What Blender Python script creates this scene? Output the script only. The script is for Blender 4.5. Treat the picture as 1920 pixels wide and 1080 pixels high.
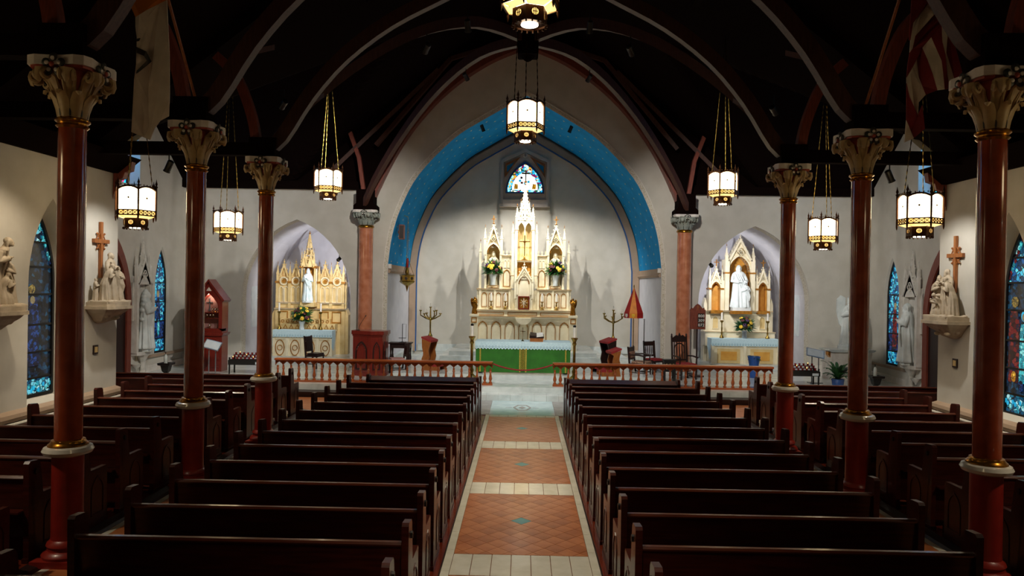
import bpy, bmesh, math, random
from mathutils import Vector, Matrix
random.seed(7)
sc = bpy.context.scene
for o in list(bpy.data.objects): bpy.data.objects.remove(o)
COL = sc.collection
pi = math.pi; sin = math.sin; cos = math.cos

# ------------------------------------------------------------------ camera
F = 1330.0; PITCH = 0.00406; YAW = -0.01569; ROLL = 0.01627; CH = 3.10916; CX = -0.02555
_fw = Vector((sin(YAW)*cos(PITCH), cos(YAW)*cos(PITCH), -sin(PITCH)))
_rt = Vector((cos(YAW), -sin(YAW), 0)); _up = _rt.cross(_fw)
_r = cos(ROLL)*_rt + sin(ROLL)*_up; _u = -sin(ROLL)*_rt + cos(ROLL)*_up
cam = bpy.data.cameras.new('camera'); cam.sensor_width = 36; cam.lens = F/1920*36; cam.clip_end = 200; cam.clip_start = .05
camo = bpy.data.objects.new('camera', cam); COL.objects.link(camo)
camo.matrix_world = Matrix(((_r.x, _u.x, -_fw.x, CX), (_r.y, _u.y, -_fw.y, 0), (_r.z, _u.z, -_fw.z, CH), (0, 0, 0, 1)))
sc.camera = camo
def P(px, py, Y):                     # photo pixel (1920 x 1080) at depth Y -> (x, z)
    d = _fw*F + _r*(px-960) - _u*(py-540); t = Y/d.y
    return CX + t*d.x, CH + t*d.z
# ------------------------------------------------------------------ world, exposure
w = bpy.data.worlds.new('world'); sc.world = w; w.use_nodes = True
w.node_tree.nodes['Background'].inputs[0].default_value = (.55, .65, .8, 1)
w.node_tree.nodes['Background'].inputs[1].default_value = .004
vs = sc.view_settings; vs.view_transform = 'Standard'; vs.look = 'None'; vs.exposure = 0.3; vs.gamma = 1; vs.use_curve_mapping = False

def spot(name, loc, target, power, size=60, blend=.6, col=(1, .86, .66), rad=.05):
    l = bpy.data.lights.new(name, 'SPOT'); l.energy = power; l.spot_size = math.radians(size); l.spot_blend = blend
    l.color = col; l.shadow_soft_size = rad
    o = bpy.data.objects.new(name, l); COL.objects.link(o); o.location = loc
    o.rotation_euler = (Vector(target)-Vector(loc)).to_track_quat('-Z', 'Y').to_euler()
    return o
WARM = (1, .84, .62); NEUT = (1, .97, .91); COOL = (.9, .94, 1)
SPOTS = [  # location, target, power, cone, colour  (each gets a small black fixture below)
    ((-1.5, 24.15, 8.45), (.3, 26.4, 4.2), 1000, 72, NEUT),
    ((1.5, 24.15, 8.45), (-.3, 26.4, 4.2), 1000, 72, NEUT),
    ((-6.3, 24.05, 3.9), (-7.7, 26.6, 3.3), 210, 130, (.97, .96, 1)),
    ((6.3, 24.05, 3.9), (7.7, 26.6, 3.3), 210, 130, (.97, .96, 1)),
    ((-2.0, 13.95, 7.75), (-7.0, 23.6, 2.9), 1500, 60, NEUT),
    ((2.0, 13.95, 7.75), (7.0, 23.6, 2.9), 1500, 60, NEUT),
    ((-1.2, 13.95, 8.2), (-.9, 20.4, .3), 1250, 42, NEUT),
    ((1.2, 13.95, 8.2), (.9, 20.4, .3), 1250, 42, NEUT),
    ((-6.9, 13.6, 5.3), (-8.5, 14.25, 2.5), 190, 85, NEUT),
    ((6.9, 13.6, 5.3), (8.5, 14.25, 2.5), 190, 85, NEUT),
    ((-6.9, 10.68, 5.3), (-8.5, 11.3, 2.6), 150, 85, WARM),
    ((6.9, 10.68, 5.3), (8.5, 11.3, 2.6), 150, 85, WARM),
    ((-5.0, 14.5, 6.75), (-11.4, 21.6, 2.6), 560, 70, NEUT),  # pair added to light the transept wall, kept against the dark roof
    ((5.0, 14.5, 6.75), (11.4, 21.6, 2.6), 560, 70, NEUT),
    ((-1.75, 20.1, 9.0), (2.1, 27.6, 3.5), 1450, 34, NEUT),
    ((1.75, 20.1, 9.0), (-2.1, 27.6, 3.5), 1450, 34, NEUT),
]
for L_, T_, pw, sz, cl in SPOTS:
    d_ = (Vector(T_)-Vector(L_)).normalized()
    spot('spot_lamp', Vector(L_)+d_*.14, T_, pw, sz, .7, cl, .06)

# ------------------------------------------------------------------ materials
def lin(h):
    c = [int(h[i:i+2], 16)/255 for i in (0, 2, 4)]
    return tuple((x/12.92 if x <= .04045 else ((x+.055)/1.055)**2.4) for x in c)+(1,)
MATS = {}
def M(name, c1, c2=None, scale=6, rough=.5, metal=0, bump=0, coat=0, stretch=(1, 1, 1), kind='noise', spec=.5, detail=4, lo=.35, hi=.65):
    m = bpy.data.materials.new(name); m.use_nodes = True; nt = m.node_tree; N = nt.nodes; L = nt.links
    b = N['Principled BSDF']; b.inputs['Roughness'].default_value = rough; b.inputs['Metallic'].default_value = metal
    b.inputs['Coat Weight'].default_value = coat; b.inputs['Coat Roughness'].default_value = .08
    b.inputs['Specular IOR Level'].default_value = spec
    tc = N.new('ShaderNodeTexCoord'); mp = N.new('ShaderNodeMapping'); mp.inputs['Scale'].default_value = stretch
    L.new(tc.outputs['Object'], mp.inputs['Vector'])
    if kind == 'noise':
        t = N.new('ShaderNodeTexNoise'); t.inputs['Scale'].default_value = scale; t.inputs['Detail'].default_value = detail; out = t.outputs['Fac']
    elif kind == 'wave':
        t = N.new('ShaderNodeTexWave'); t.inputs['Scale'].default_value = scale; t.inputs['Distortion'].default_value = 6; t.inputs['Detail'].default_value = 3; out = t.outputs['Fac']
    else:
        t = N.new('ShaderNodeTexVoronoi'); t.inputs['Scale'].default_value = scale; out = t.outputs['Distance']
    L.new(mp.outputs[0], t.inputs['Vector'])
    r = N.new('ShaderNodeValToRGB'); r.color_ramp.elements[0].color = lin(c1); r.color_ramp.elements[1].color = lin(c2 or c1)
    r.color_ramp.elements[0].position = lo; r.color_ramp.elements[1].position = hi
    L.new(out, r.inputs[0]); L.new(r.outputs[0], b.inputs['Base Color'])
    if bump:
        bp = N.new('ShaderNodeBump'); bp.inputs['Strength'].default_value = bump; bp.inputs['Distance'].default_value = .01
        L.new(out, bp.inputs['Height']); L.new(bp.outputs[0], b.inputs['Normal'])
    MATS[name] = m; return m
def EM(name, c, s, c2=None, scale=8, kind='noise', lead=None):
    m = bpy.data.materials.new(name); m.use_nodes = True; nt = m.node_tree; N = nt.nodes; L = nt.links
    b = N['Principled BSDF']; b.inputs['Base Color'].default_value = (.02, .02, .02, 1); b.inputs['Roughness'].default_value = .2
    b.inputs['Emission Strength'].default_value = s
    tc = N.new('ShaderNodeTexCoord')
    if kind == 'noise':
        t = N.new('ShaderNodeTexNoise'); t.inputs['Scale'].default_value = scale; fac = t.outputs['Fac']
        r = N.new('ShaderNodeValToRGB'); r.color_ramp.elements[0].color = lin(c); r.color_ramp.elements[1].color = lin(c2 or c)
        r.color_ramp.elements[0].position = .35; r.color_ramp.elements[1].position = .65
        L.new(tc.outputs['Object'], t.inputs['Vector']); L.new(fac, r.inputs[0]); L.new(r.outputs[0], b.inputs['Emission Color'])
    else:
        t = N.new('ShaderNodeTexVoronoi'); t.inputs['Scale'].default_value = scale
        e = N.new('ShaderNodeTexVoronoi'); e.feature = 'DISTANCE_TO_EDGE'; e.inputs['Scale'].default_value = scale
        sp = N.new('ShaderNodeSeparateColor'); L.new(t.outputs['Color'], sp.inputs[0])
        r = N.new('ShaderNodeValToRGB'); r.color_ramp.interpolation = 'CONSTANT'
        cols = c; el = r.color_ramp.elements
        while len(el) < len(cols): el.new(.5)
        for i, cc in enumerate(cols): el[i].position = i/len(cols); el[i].color = lin(cc)
        g = N.new('ShaderNodeMath'); g.operation = 'GREATER_THAN'; g.inputs[1].default_value = lead or .05
        mx = N.new('ShaderNodeMix'); mx.data_type = 'RGBA'; mx.inputs[6].default_value = (.002, .003, .004, 1)
        for q in (t, e): L.new(tc.outputs['Object'], q.inputs['Vector'])
        L.new(sp.outputs[0], r.inputs[0]); L.new(e.outputs['Distance'], g.inputs[0]); L.new(g.outputs[0], mx.inputs[0])
        L.new(r.outputs[0], mx.inputs[7]); L.new(mx.outputs[2], b.inputs['Emission Color'])
    MATS[name] = m; return m
M('plaster', 'CCC7BC', 'C2BDB1', 2, .75, bump=.03)
M('plaster_tan', 'A8907A', 'A08872', 3, .75)
M('surround', 'BCB0A6', 'B0A49A', 4, .7)
M('plaster_grey', 'CECDD3', 'C4C3CA', 3, .75)
M('vault_blue', '1092D2', '0E86C4', 2, .9, spec=.2)
M('stripe_blue', '17528E', '144A82', 3, .6)
M('roof_wood', '140A08', '0E0605', 5, .95, stretch=(1, 8, 8), spec=.03)
M('rib_wood', '4A2C22', '3A2018', 5, .5, stretch=(8, 8, 1), spec=.3)
M('brace_wood', '84402F', '6A3024', 5, .45, stretch=(8, 8, 1))
M('pew_wood', '48190F', '32100A', 3, .3, stretch=(1, 12, 12), coat=.15, spec=.4)
M('pew_cap', '5A2A1A', '472013', 3, .28, stretch=(1, 12, 12), coat=.3)
M('wood_floor', '6E2A16', '551D0E', 3, .25, stretch=(10, 1, 10), coat=.3)
M('rail_wood', 'A4542A', '88421C', 4, .3, stretch=(1, 10, 10), coat=.4)
M('ambo_wood', '7A2418', '641A12', 4, .35, stretch=(10, 10, 1), coat=.3)
M('cross_wood', 'A0602C', '864C20', 6, .4, stretch=(6, 6, 1))
M('dark_oak', '2A1410', '1D0D0A', 5, .4, stretch=(6, 6, 1))
M('column_marble', 'A84C2A', '883618', 4, .16, kind='noise', coat=.6, detail=8)
M('column_pale', 'C47C5C', 'AC6240', 4, .2, coat=.5, detail=8)
M('column_paint', '92261A', '822016', 6, .35, coat=.2)
M('ring_white', 'D6D2C8', 'C4C0B4', 3, .2, coat=.4)
M('gilt', 'B07A28', '8E5C1C', 8, .25, metal=.9)
M('brass', 'B89A50', '94783A', 8, .25, metal=1)
M('capital_cream', 'B89F6C', 'A0875A', 7, .5, bump=.2)
M('capital_white', 'E2DCD4', 'D2CAC0', 7, .5)
M('capital_red', 'A4442E', '8E3624', 7, .5)
M('capital_dark', '3A2A1C', '1F2E2A', 7, .5)
M('capital_stone', '9AA096', '868C84', 7, .5)
M('altar_cream', 'EDE3C6', 'E4D8B6', 4, .45)
M('altar_gold', 'B87E2C', '945F18', 9, .4, metal=.3)
M('niche_gold', 'E0A94E', 'CF9238', 4, .5)
M('niche_pale', 'F2DCA6', 'EACD8C', 4, .5)
M('statue_white', 'DCE2E0', 'CCD4D2', 5, .55, bump=.05)
M('statue_blue', 'C4DADC', 'E4ECE8', 6, .55)
M('station_stone', 'BFAF98', 'AA9A82', 7, .65, bump=.1)
M('shrine_white', 'D8D4CC', 'C8C4BA', 5, .55)
M('marble', 'D8DDDA', 'BCC4C2', 3, .2, detail=9, coat=.3)
M('marble_band', 'DCDACE', 'CFCDBE', 5, .22, detail=8, coat=.3)
M('marble_blue', 'C4DCE0', 'B4CED4', 4, .15, coat=.3)
M('marble_grey', '9C9A98', '8A8886', 4, .25)
M('terracotta', 'C07A4C', 'AE6638', 5, .35, coat=.12)
M('terracotta_b', 'B26C40', '9E5A30', 5, .35, coat=.12)
M('tile_blue', '2C8A96', '247A88', 6, .3)
M('grout', '7A5238', '6A4630', 20, .8)
M('cloth_green', '2C701A', '246014', 3, .8, bump=.1)
M('cloth_lace', 'CFE8EE', 'BAD8E2', 30, .8)
M('lace_dark', '8FB4BE', '7FA6B2', 30, .8)
M('gold_thread', 'B8A03C', '8C7A24', 40, .5)
M('velvet_red', '8A1616', '6E0E0E', 20, .8)
M('red_pad', '9A1E22', '84161A', 20, .7)
M('silk_red', 'A81410', '930F0C', 6, .6)
M('silk_gold', 'E0861A', 'CC7412', 6, .6)
M('candle_wax', 'EEEAE0', 'E2DCD0', 4, .5)
M('candle_red', 'A01010', '8A0C0C', 4, .3)
M('flag_white', 'CFC3B2', 'BDB09E', 4, .8)
M('flag_yellow', 'D07A18', 'C06C10', 4, .8)
M('flag_red', '7E1216', '6C0E12', 4, .8)
M('leaf_green', '2F6B2A', '1E4A1E', 12, .5)
M('leaf_dark', '1F4A30', '2E5A28', 12, .5)
M('petal_yellow', 'E8C840', 'D8A824', 12, .6)
M('petal_purple', '4A2A52', '3A1E44', 12, .6)
M('petal_maroon', '5A1A1E', '48141A', 12, .6)
M('pot_blue', '1E4E9A', '183F80', 6, .25, coat=.4)
M('iron_black', '0E0D0C', '161412', 8, .45)
M('steel', 'A8ACB0', '8E9296', 10, .3, metal=.8)
M('sign_white', 'D4DCE0', 'C6D0D6', 6, .4)
M('lantern_iron', '4A2A10', '3A1F0A', 10, .45, metal=.7)
M('plastic_clear', 'C8D0CC', 'B8C0BC', 8, .15)
M('chair_stripe', 'B89878', '5A1C20', 14, .8, kind='wave', lo=.45, hi=.55)
M('paper', 'E8E6E0', 'DCDAD2', 8, .8)
M('red_glass', '7A0C10', '6A080C', 8, .15, coat=.6)
EM('lantern_glass', 'FFE6B8', 6.5, 'FFDCA0', 4)
EM('lantern_glow', 'FFCE7C', 1.7, 'FFBC5C', 6)
EM('bulb_glow', 'FFF0D0', 8)
EM('glass_blue', ['02070E', '0A2038', '04101C', '0E3450', '03090F', '124A68', '08202E'], .6, scale=15, kind='v', lead=.035)
EM('glass_pattern', ['6FC8D8', '0E4060', '2A90A8', '061828', 'A8E0E4', '104A68', '1E6E88'], .75, scale=13, kind='v', lead=.06)
EM('glass_bright', ['38B8D8', '0A3C66', '1A78A8', '62D0E0', '0C5088', '2A98C0', '08304E'], .9, scale=12, kind='v', lead=.06)
EM('glass_gem', ['22B0E0', 'F4FAFC', '8AE0EC', '7A1050', '148AC0', 'C8F0F4', '1A4E30', 'D8A030'], 1.3, scale=13, kind='v', lead=.03)
EM('glass_deep', ['0A50A0', '0878B0', '12A0C0', '103C90', '0E88B8', '6A1430'], 7, scale=9, kind='v', lead=.05)
EM('glass_white', 'F6FAF8', 1.7, 'E2F4F8', 3)
EM('glass_amber', ['D89C20', 'C88A14', 'A06A10', 'E0B040'], .9, scale=14, kind='v', lead=.04)
EM('glass_teal', '18A0C8', 1.0, '1488B4', 9)
EM('glass_robe', ['081838', '10306A', '1A4488', '050E24'], .6, scale=17, kind='v', lead=.04)
EM('glass_red', ['7A1016', '4A0A10', '8A2A26', '2A0608', '201638'], .55, scale=15, kind='v', lead=.04)
EM('glass_cyan', ['46C0C4', '2A98A8', '8AE0DC', '1A7888'], .8, scale=18, kind='v', lead=.04)
EM('glass_flesh', 'B8A880', .42, '988458', 14)
EM('glass_halo', ['A88C40', '8A6C2A', '6A5A30', 'B8A050'], .5, scale=24, kind='v', lead=.05)
EM('flame', 'FFC860', 6)
G = MATS

# ------------------------------------------------------------------ mesh builder
class MB:
    def __init__(s): s.v = []; s.f = []
    def add(s, vs, fs, mt=None):
        o = len(s.v)
        s.v += [tuple(mt @ Vector(v)) for v in vs] if mt is not None else [tuple(v) for v in vs]
        s.f += [tuple(i+o for i in f) for f in fs]; return s
    def box(s, x0, x1, y0, y1, z0, z1, mt=None):
        return s.add([(x0, y0, z0), (x1, y0, z0), (x1, y1, z0), (x0, y1, z0), (x0, y0, z1), (x1, y0, z1), (x1, y1, z1), (x0, y1, z1)],
                     [(0, 3, 2, 1), (4, 5, 6, 7), (0, 1, 5, 4), (1, 2, 6, 5), (2, 3, 7, 6), (3, 0, 4, 7)], mt)
    def cbox(s, x0, x1, y0, y1, z0, z1, c=.01, mt=None):      # box with chamfered vertical section in x,z
        pl = [(x0+c, z0), (x1-c, z0), (x1, z0+c), (x1, z1-c), (x1-c, z1), (x0+c, z1), (x0, z1-c), (x0, z0+c)]
        return s.prism(pl, y0, y1, 'y', mt)
    def prism(s, pl, a0, a1, ax='y', mt=None):
        n = len(pl)
        fn = {'y': lambda u, w, a: (u, a, w), 'x': lambda u, w, a: (a, u, w), 'z': lambda u, w, a: (u, w, a)}[ax]
        vs = [fn(u, w_, a0) for u, w_ in pl]+[fn(u, w_, a1) for u, w_ in pl]
        fs = [tuple(range(n)), tuple(range(2*n-1, n-1, -1))]+[(i, (i+1) % n, n+(i+1) % n, n+i) for i in range(n)]
        return s.add(vs, fs, mt)
    def band(s, A, B, a0, a1, ax='y', mt=None, closed=False):  # solid strip between two outlines
        n = len(A)
        fn = {'y': lambda u, w, a: (u, a, w), 'x': lambda u, w, a: (a, u, w), 'z': lambda u, w, a: (u, w, a)}[ax]
        vs = []
        for i in range(n): vs += [fn(*A[i], a0), fn(*B[i], a0), fn(*B[i], a1), fn(*A[i], a1)]
        fs = []
        for i in range(n if closed else n-1):
            o = 4*i; q = 4*((i+1) % n)
            fs += [(o, o+1, q+1, q), (o+1, o+2, q+2, q+1), (o+2, o+3, q+3, q+2), (o+3, o, q, q+3)]
        if not closed: fs += [(0, 3, 2, 1), (4*n-4, 4*n-3, 4*n-2, 4*n-1)]
        return s.add(vs, fs, mt)
    def tube(s, pts, r, n=8, mt=None, sq=1.0):
        pts = [Vector(p) for p in pts]; m = len(pts); rr = r if isinstance(r, (list, tuple)) else [r]*m
        vs = []; fs = []; prev = None
        for i, p in enumerate(pts):
            t = (pts[min(i+1, m-1)]-pts[max(i-1, 0)]).normalized()
            if prev is None: a = t.orthogonal().normalized()
            else:
                a = prev-t*prev.dot(t); a = a.normalized() if a.length > 1e-6 else t.orthogonal().normalized()
            prev = a; b = t.cross(a)
            for k in range(n): vs.append(p+(a*cos(2*pi*k/n)+b*sin(2*pi*k/n)*sq)*rr[i])
        for i in range(m-1):
            for k in range(n): fs.append((i*n+k, i*n+(k+1) % n, (i+1)*n+(k+1) % n, (i+1)*n+k))
        fs += [tuple(range(n-1, -1, -1)), tuple(range((m-1)*n, m*n))]
        return s.add(vs, fs, mt)
    def lathe(s, prof, n=24, c=(0, 0, 0), mt=None, ph=0):
        vs = []; fs = []; m = len(prof)
        for r, z in prof:
            for k in range(n): vs.append((c[0]+r*cos(2*pi*k/n+ph), c[1]+r*sin(2*pi*k/n+ph), c[2]+z))
        for i in range(m-1):
            for k in range(n): fs.append((i*n+k, i*n+(k+1) % n, (i+1)*n+(k+1) % n, (i+1)*n+k))
        fs += [tuple(range(n-1, -1, -1)), tuple(range((m-1)*n, m*n))]
        return s.add(vs, fs, mt)
    def ball(s, c, rx, ry=None, rz=None, nu=12, nv=8, mt=None):
        ry = ry or rx; rz = rz or rx
        vs = [(c[0], c[1], c[2]-rz)]; fs = []
        for j in range(1, nv):
            a = -pi/2+pi*j/nv
            for k in range(nu): b = 2*pi*k/nu; vs.append((c[0]+rx*cos(a)*cos(b), c[1]+ry*cos(a)*sin(b), c[2]+rz*sin(a)))
        vs.append((c[0], c[1], c[2]+rz)); T = len(vs)-1
        for k in range(nu): fs += [(0, 1+(k+1) % nu, 1+k), (T, 1+(nv-2)*nu+k, 1+(nv-2)*nu+(k+1) % nu)]
        for j in range(nv-2):
            for k in range(nu): o = 1+j*nu; fs.append((o+k, o+(k+1) % nu, o+nu+(k+1) % nu, o+nu+k))
        return s.add(vs, fs, mt)
    def octa(s, c, r, h=None):
        h = h or r; x, y, z = c
        return s.add([(x+r, y, z), (x-r, y, z), (x, y+r, z), (x, y-r, z), (x, y, z+h), (x, y, z-h)],
                     [(0, 2, 4), (2, 1, 4), (1, 3, 4), (3, 0, 4), (2, 0, 5), (1, 2, 5), (3, 1, 5), (0, 3, 5)])
    def build(s, name, mat, parent=None, smooth=False, mt=None):
        me = bpy.data.meshes.new(name); me.from_pydata(s.v, [], s.f)
        bm = bmesh.new(); bm.from_mesh(me); bmesh.ops.recalc_face_normals(bm, faces=bm.faces); bm.to_mesh(me); bm.free()
        if smooth:
            for p in me.polygons: p.use_smooth = True
            try: me.set_sharp_from_angle(angle=math.radians(40))
            except Exception: pass
        me.materials.append(G[mat] if isinstance(mat, str) else mat)
        o = bpy.data.objects.new(name, me); COL.objects.link(o); o.parent = parent
        if mt is not None: o.matrix_local = mt
        return o
def share(src, parent, loc=(0, 0, 0), rz=0, name=None, scale=None):      # another piece with the same mesh
    o = bpy.data.objects.new(name or src.data.name, src.data); COL.objects.link(o); o.parent = parent
    o.location = loc; o.rotation_euler = (0, 0, rz)
    if scale: o.scale = scale
    return o
def tag(o, label=None, cat=None, group=None, kind=None):
    if label: o['label'] = label
    if cat: o['category'] = cat
    if group: o['group'] = group
    if kind: o['kind'] = kind
    return o
def thing(name, label, cat, loc=(0, 0, 0), rz=0, group=None):
    o = bpy.data.objects.new(name, None); COL.objects.link(o); o.location = loc; o.rotation_euler = (0, 0, rz); o.empty_display_size = .1
    return tag(o, label, cat, group)
def struct(name, loc=(0, 0, 0)):
    o = bpy.data.objects.new(name, None); COL.objects.link(o); o.location = loc; o['kind'] = 'structure'; return o
def copy_tree(o, parent=None, loc=None, rz=None, label=None):
    c = o.copy(); COL.objects.link(c); c.parent = parent
    if loc is not None: c.location = loc
    if rz is not None: c.rotation_euler = (0, 0, rz)
    if label: c['label'] = label
    for ch in o.children: copy_tree(ch, c)
    return c
def arch(a, zs, za, n=10, cx=0):                       # pointed arch, left springing to right springing
    h = za-zs; R = (a*a+h*h)/(2*a); pts = []
    if R >= a:
        t1 = math.atan2(h, a-R)                        # angle at the apex as seen from the centre (R-a, zs)
        for i in range(n+1):
            t = pi+(t1-pi)*i/n; pts.append((cx+(R-a)+R*cos(t), zs+R*sin(t)))
    else:
        for i in range(n+1): t = pi-pi/2*i/n; pts.append((cx+a*cos(t), zs+h*sin(t)))
    return pts+[(2*cx-x, z) for x, z in reversed(pts[:-1])]
def archpoly(a, z0, zs, za, n=8, cx=0): return [(cx-a, z0)]+arch(a, zs, za, n, cx)+[(cx+a, z0)]
def interp(pts, n):                                    # smooth resample of a polyline (catmull-rom)
    out = []; m = len(pts)
    for i in range(m-1):
        p0, p1, p2, p3 = pts[max(i-1, 0)], pts[i], pts[i+1], pts[min(i+2, m-1)]
        for k in range(n):
            t = k/n
            out.append(tuple(.5*((2*b)+(-a+c)*t+(2*a-5*b+4*c-d)*t*t+(-a+3*b-3*c+d)*t**3) for a, b, c, d in zip(p0, p1, p2, p3)))
    return out+[tuple(pts[-1])]
def offset(pl, d):                                     # offset an open outline sideways
    out = []
    for i, p in enumerate(pl):
        a = Vector(pl[max(i-1, 0)]); b = Vector(pl[min(i+1, len(pl)-1)]); t = (b-a).normalized(); out.append((p[0]-t.y*d, p[1]+t.x*d))
    return out
def clip(poly, x0, x1, y0, y1):
    for ax, lim, sg in ((0, x0, 1), (0, x1, -1), (1, y0, 1), (1, y1, -1)):
        out = []
        for i, p in enumerate(poly):
            q = poly[(i+1) % len(poly)]; ip = (p[ax]-lim)*sg >= 0; iq = (q[ax]-lim)*sg >= 0
            if ip: out.append(p)
            if ip != iq:
                t = (lim-p[ax])/(q[ax]-p[ax]); out.append((p[0]+t*(q[0]-p[0]), p[1]+t*(q[1]-p[1])))
        poly = out
        if len(poly) < 3: return []
    return poly
def remeshed(mb, name, mat, parent, voxel, smooth_it=1):
    voxel *= .72
    o = mb.build(name, mat); md = o.modifiers.new('r', 'REMESH'); md.mode = 'VOXEL'; md.voxel_size = voxel
    sm = o.modifiers.new('s', 'SMOOTH'); sm.iterations = smooth_it; sm.factor = .35
    dg = bpy.context.evaluated_depsgraph_get(); dg.update(); me = bpy.data.meshes.new_from_object(o.evaluated_get(dg))
    bpy.data.objects.remove(o); me.name = name
    for p in me.polygons: p.use_smooth = True
    o = bpy.data.objects.new(name, me); COL.objects.link(o); o.parent = parent; return o
def RZ(a): return Matrix.Rotation(a, 4, 'Z')
def T(x, y, z): return Matrix.Translation((x, y, z))
ORD = ['first', 'second', 'third', 'fourth', 'fifth', 'sixth', 'seventh', 'eighth', 'ninth', 'tenth', 'eleventh', 'twelfth', 'thirteenth', 'fourteenth', 'fifteenth', 'sixteenth']
SIDE = {-1: 'pulpit side', 1: 'hymn board side'}

# ================================================================== STRUCTURE
YF = 23.6; XW = 8.6; XT = 11.4; YT = 14.85; YB = 28.3          # front wall, aisle wall, transept wall, transept start, chancel back
ARCH = interp([(4.55, 3.7), (4.42, 4.7), (4.13, 5.65), (3.55, 6.75), (2.41, 7.95), (1.47, 8.57), (.585, 9.08), (0, 9.4)], 4)
ARCH_L = [(-x, z) for x, z in ARCH]; ARCH_FULL = ARCH_L+[(x, z) for x, z in reversed(ARCH[:-1])]
RIBA = interp([(5.0, 5.7), (4.84, 6.2), (4.13, 7.6), (3.25, 8.8), (2.31, 9.7), (1.24, 10.42), (.27, 10.85), (0, 10.97)], 4)
def plin(pts):
    ps = sorted(pts)
    def f(u):
        if u <= ps[0][0]: return ps[0][1]
        for (a, b), (c, d) in zip(ps, ps[1:]):
            if u <= c: return b+(d-b)*(u-a)/(c-a) if c > a else d
        return ps[-1][1]
    return f
def wallface(mb, fn, u0, u1, z0, top, ops, step=.3):
    us = {round(u0, 4), round(u1, 4)}
    n = int((u1-u0)/step)
    for i in range(n+1): us.add(round(u0+(u1-u0)*i/n, 4))
    for o in ops: us |= {round(v, 4) for v in o[4]}
    us = sorted(us)
    for a, b in zip(us, us[1:]):
        if b-a < 1e-4: continue
        m = (a+b)/2; cur = [(z0, z0)]; segs = []
        lo = (z0, z0)
        for (l, r, zb, zt, _) in sorted([o for o in ops if o[0] < m < o[1]], key=lambda o: o[2]):
            if zb > lo[0]+1e-4: segs.append((lo, (zb, zb)))
            lo = (zt(a), zt(b))
        segs.append((lo, (top(a), top(b))))
        for (la, lb), (ta, tb) in segs:
            if ta-la > 1e-4 or tb-lb > 1e-4: mb.add([fn(a, la), fn(b, lb), fn(b, tb), fn(a, ta)], [(0, 1, 2, 3)])
def opening(outline, zb):       # outline left->right of the arched head
    us = [p[0] for p in outline]
    return (min(us), max(us), zb, plin(outline), us)

# ---- floor
floor = MB()
floor.box(-XW-.2, XW+.2, -4, YT, -.3, -.012); floor.box(-XT-.2, XT+.2, YT, 19.04, -.3, -.012)
FL = tag(floor.build('floor', 'grout'), kind='structure')
def tile_run(name, mat, rects, z=0, g=.004, stuff=False):
    if stuff:
        m = MB()
        for x0, x1, y0, y1 in rects: m.box(x0+g, x1-g, y0+g, y1-g, -.012, z)
        return tag(m.build(name, mat, FL), kind='stuff')
    for x0, x1, y0, y1 in rects: MB().box(x0+g, x1-g, y0+g, y1-g, -.012, z).build(name, mat, FL)
HB = .775; HS = .87
bands = [(4.58, 5.18), (7.56, 8.163), (10.54, 11.143), (13.49, 14.10)]
for y0, y1 in bands:
    tile_run('marble_tile', 'marble_band', [(-HB+i*2*HB/7, -HB+(i+1)*2*HB/7, y0, y1) for i in range(7)])
tile_run('marble_tile', 'marble_band', [(-HB+i*2*HB/7, -HB+(i+1)*2*HB/7, 16.73, 16.97) for i in range(7)])
for s in (-1, 1):
    y = 3.4
    while y < 16.97:
        y2 = min(y+.61, 16.97)
        tile_run('border_tile', 'marble_band', [(min(s*HB, s*HS), max(s*HB, s*HS), y, y2)], g=.002); y = y2
def diamonds(x0, x1, y0, y1, dg, name, stuff, skip=None, cx=0, cy=None):
    h = dg/2-.003; cy = (y0+y1)/2 if cy is None else cy; joined = MB(); full = {}
    ni = int((x1-x0)/dg)+2; nj = int((y1-y0)/dg)+2
    for i in range(-2*ni, 2*ni+1):
        for j in range(-2*nj, 2*nj+1):
            if (i+j) % 2: continue
            x = cx+i*dg/2; y = cy+j*dg/2
            if i == 0 and j == 0 and skip: continue
            pl = clip([(x+h, y), (x, y+h), (x-h, y), (x, y-h)], x0+.003, x1-.003, y0+.003, y1-.003)
            if len(pl) < 3: continue
            ar = abs(sum(a[0]*b[1]-b[0]*a[1] for a, b in zip(pl, pl[1:]+pl[:1])))/2
            if ar < 2e-4: continue
            if stuff: joined.prism(pl, -.012, 0, 'z'); continue
            mt = random.choice(['terracotta', 'terracotta', 'terracotta_b'])
            if ar > 2*h*h*.98:
                if mt not in full:
                    full[mt] = MB().prism([(h, 0), (0, h), (-h, 0), (0, -h)], -.012, 0, 'z').build(name, mt, FL); full[mt].location = (x, y, 0)
                else: share(full[mt], FL, (x, y, 0))
            else: MB().prism(pl, -.012, 0, 'z').build(name, mt, FL)
    if stuff: tag(joined.build(name, 'terracotta', FL), kind='stuff')
for (y0, y1), st in zip([(8.163, 10.54), (11.143, 13.49), (14.10, 16.73), (5.18, 7.56)], [False, False, True, True]):
    diamonds(-HB, HB, y0, y1, .274, 'terracotta_tile', st, skip=True)
    c = (y0+y1)/2; MB().prism([(.134, c), (0, c+.134), (-.134, c), (0, c-.134)], -.012, 0, 'z').build('blue_tile', 'tile_blue', FL)
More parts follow.
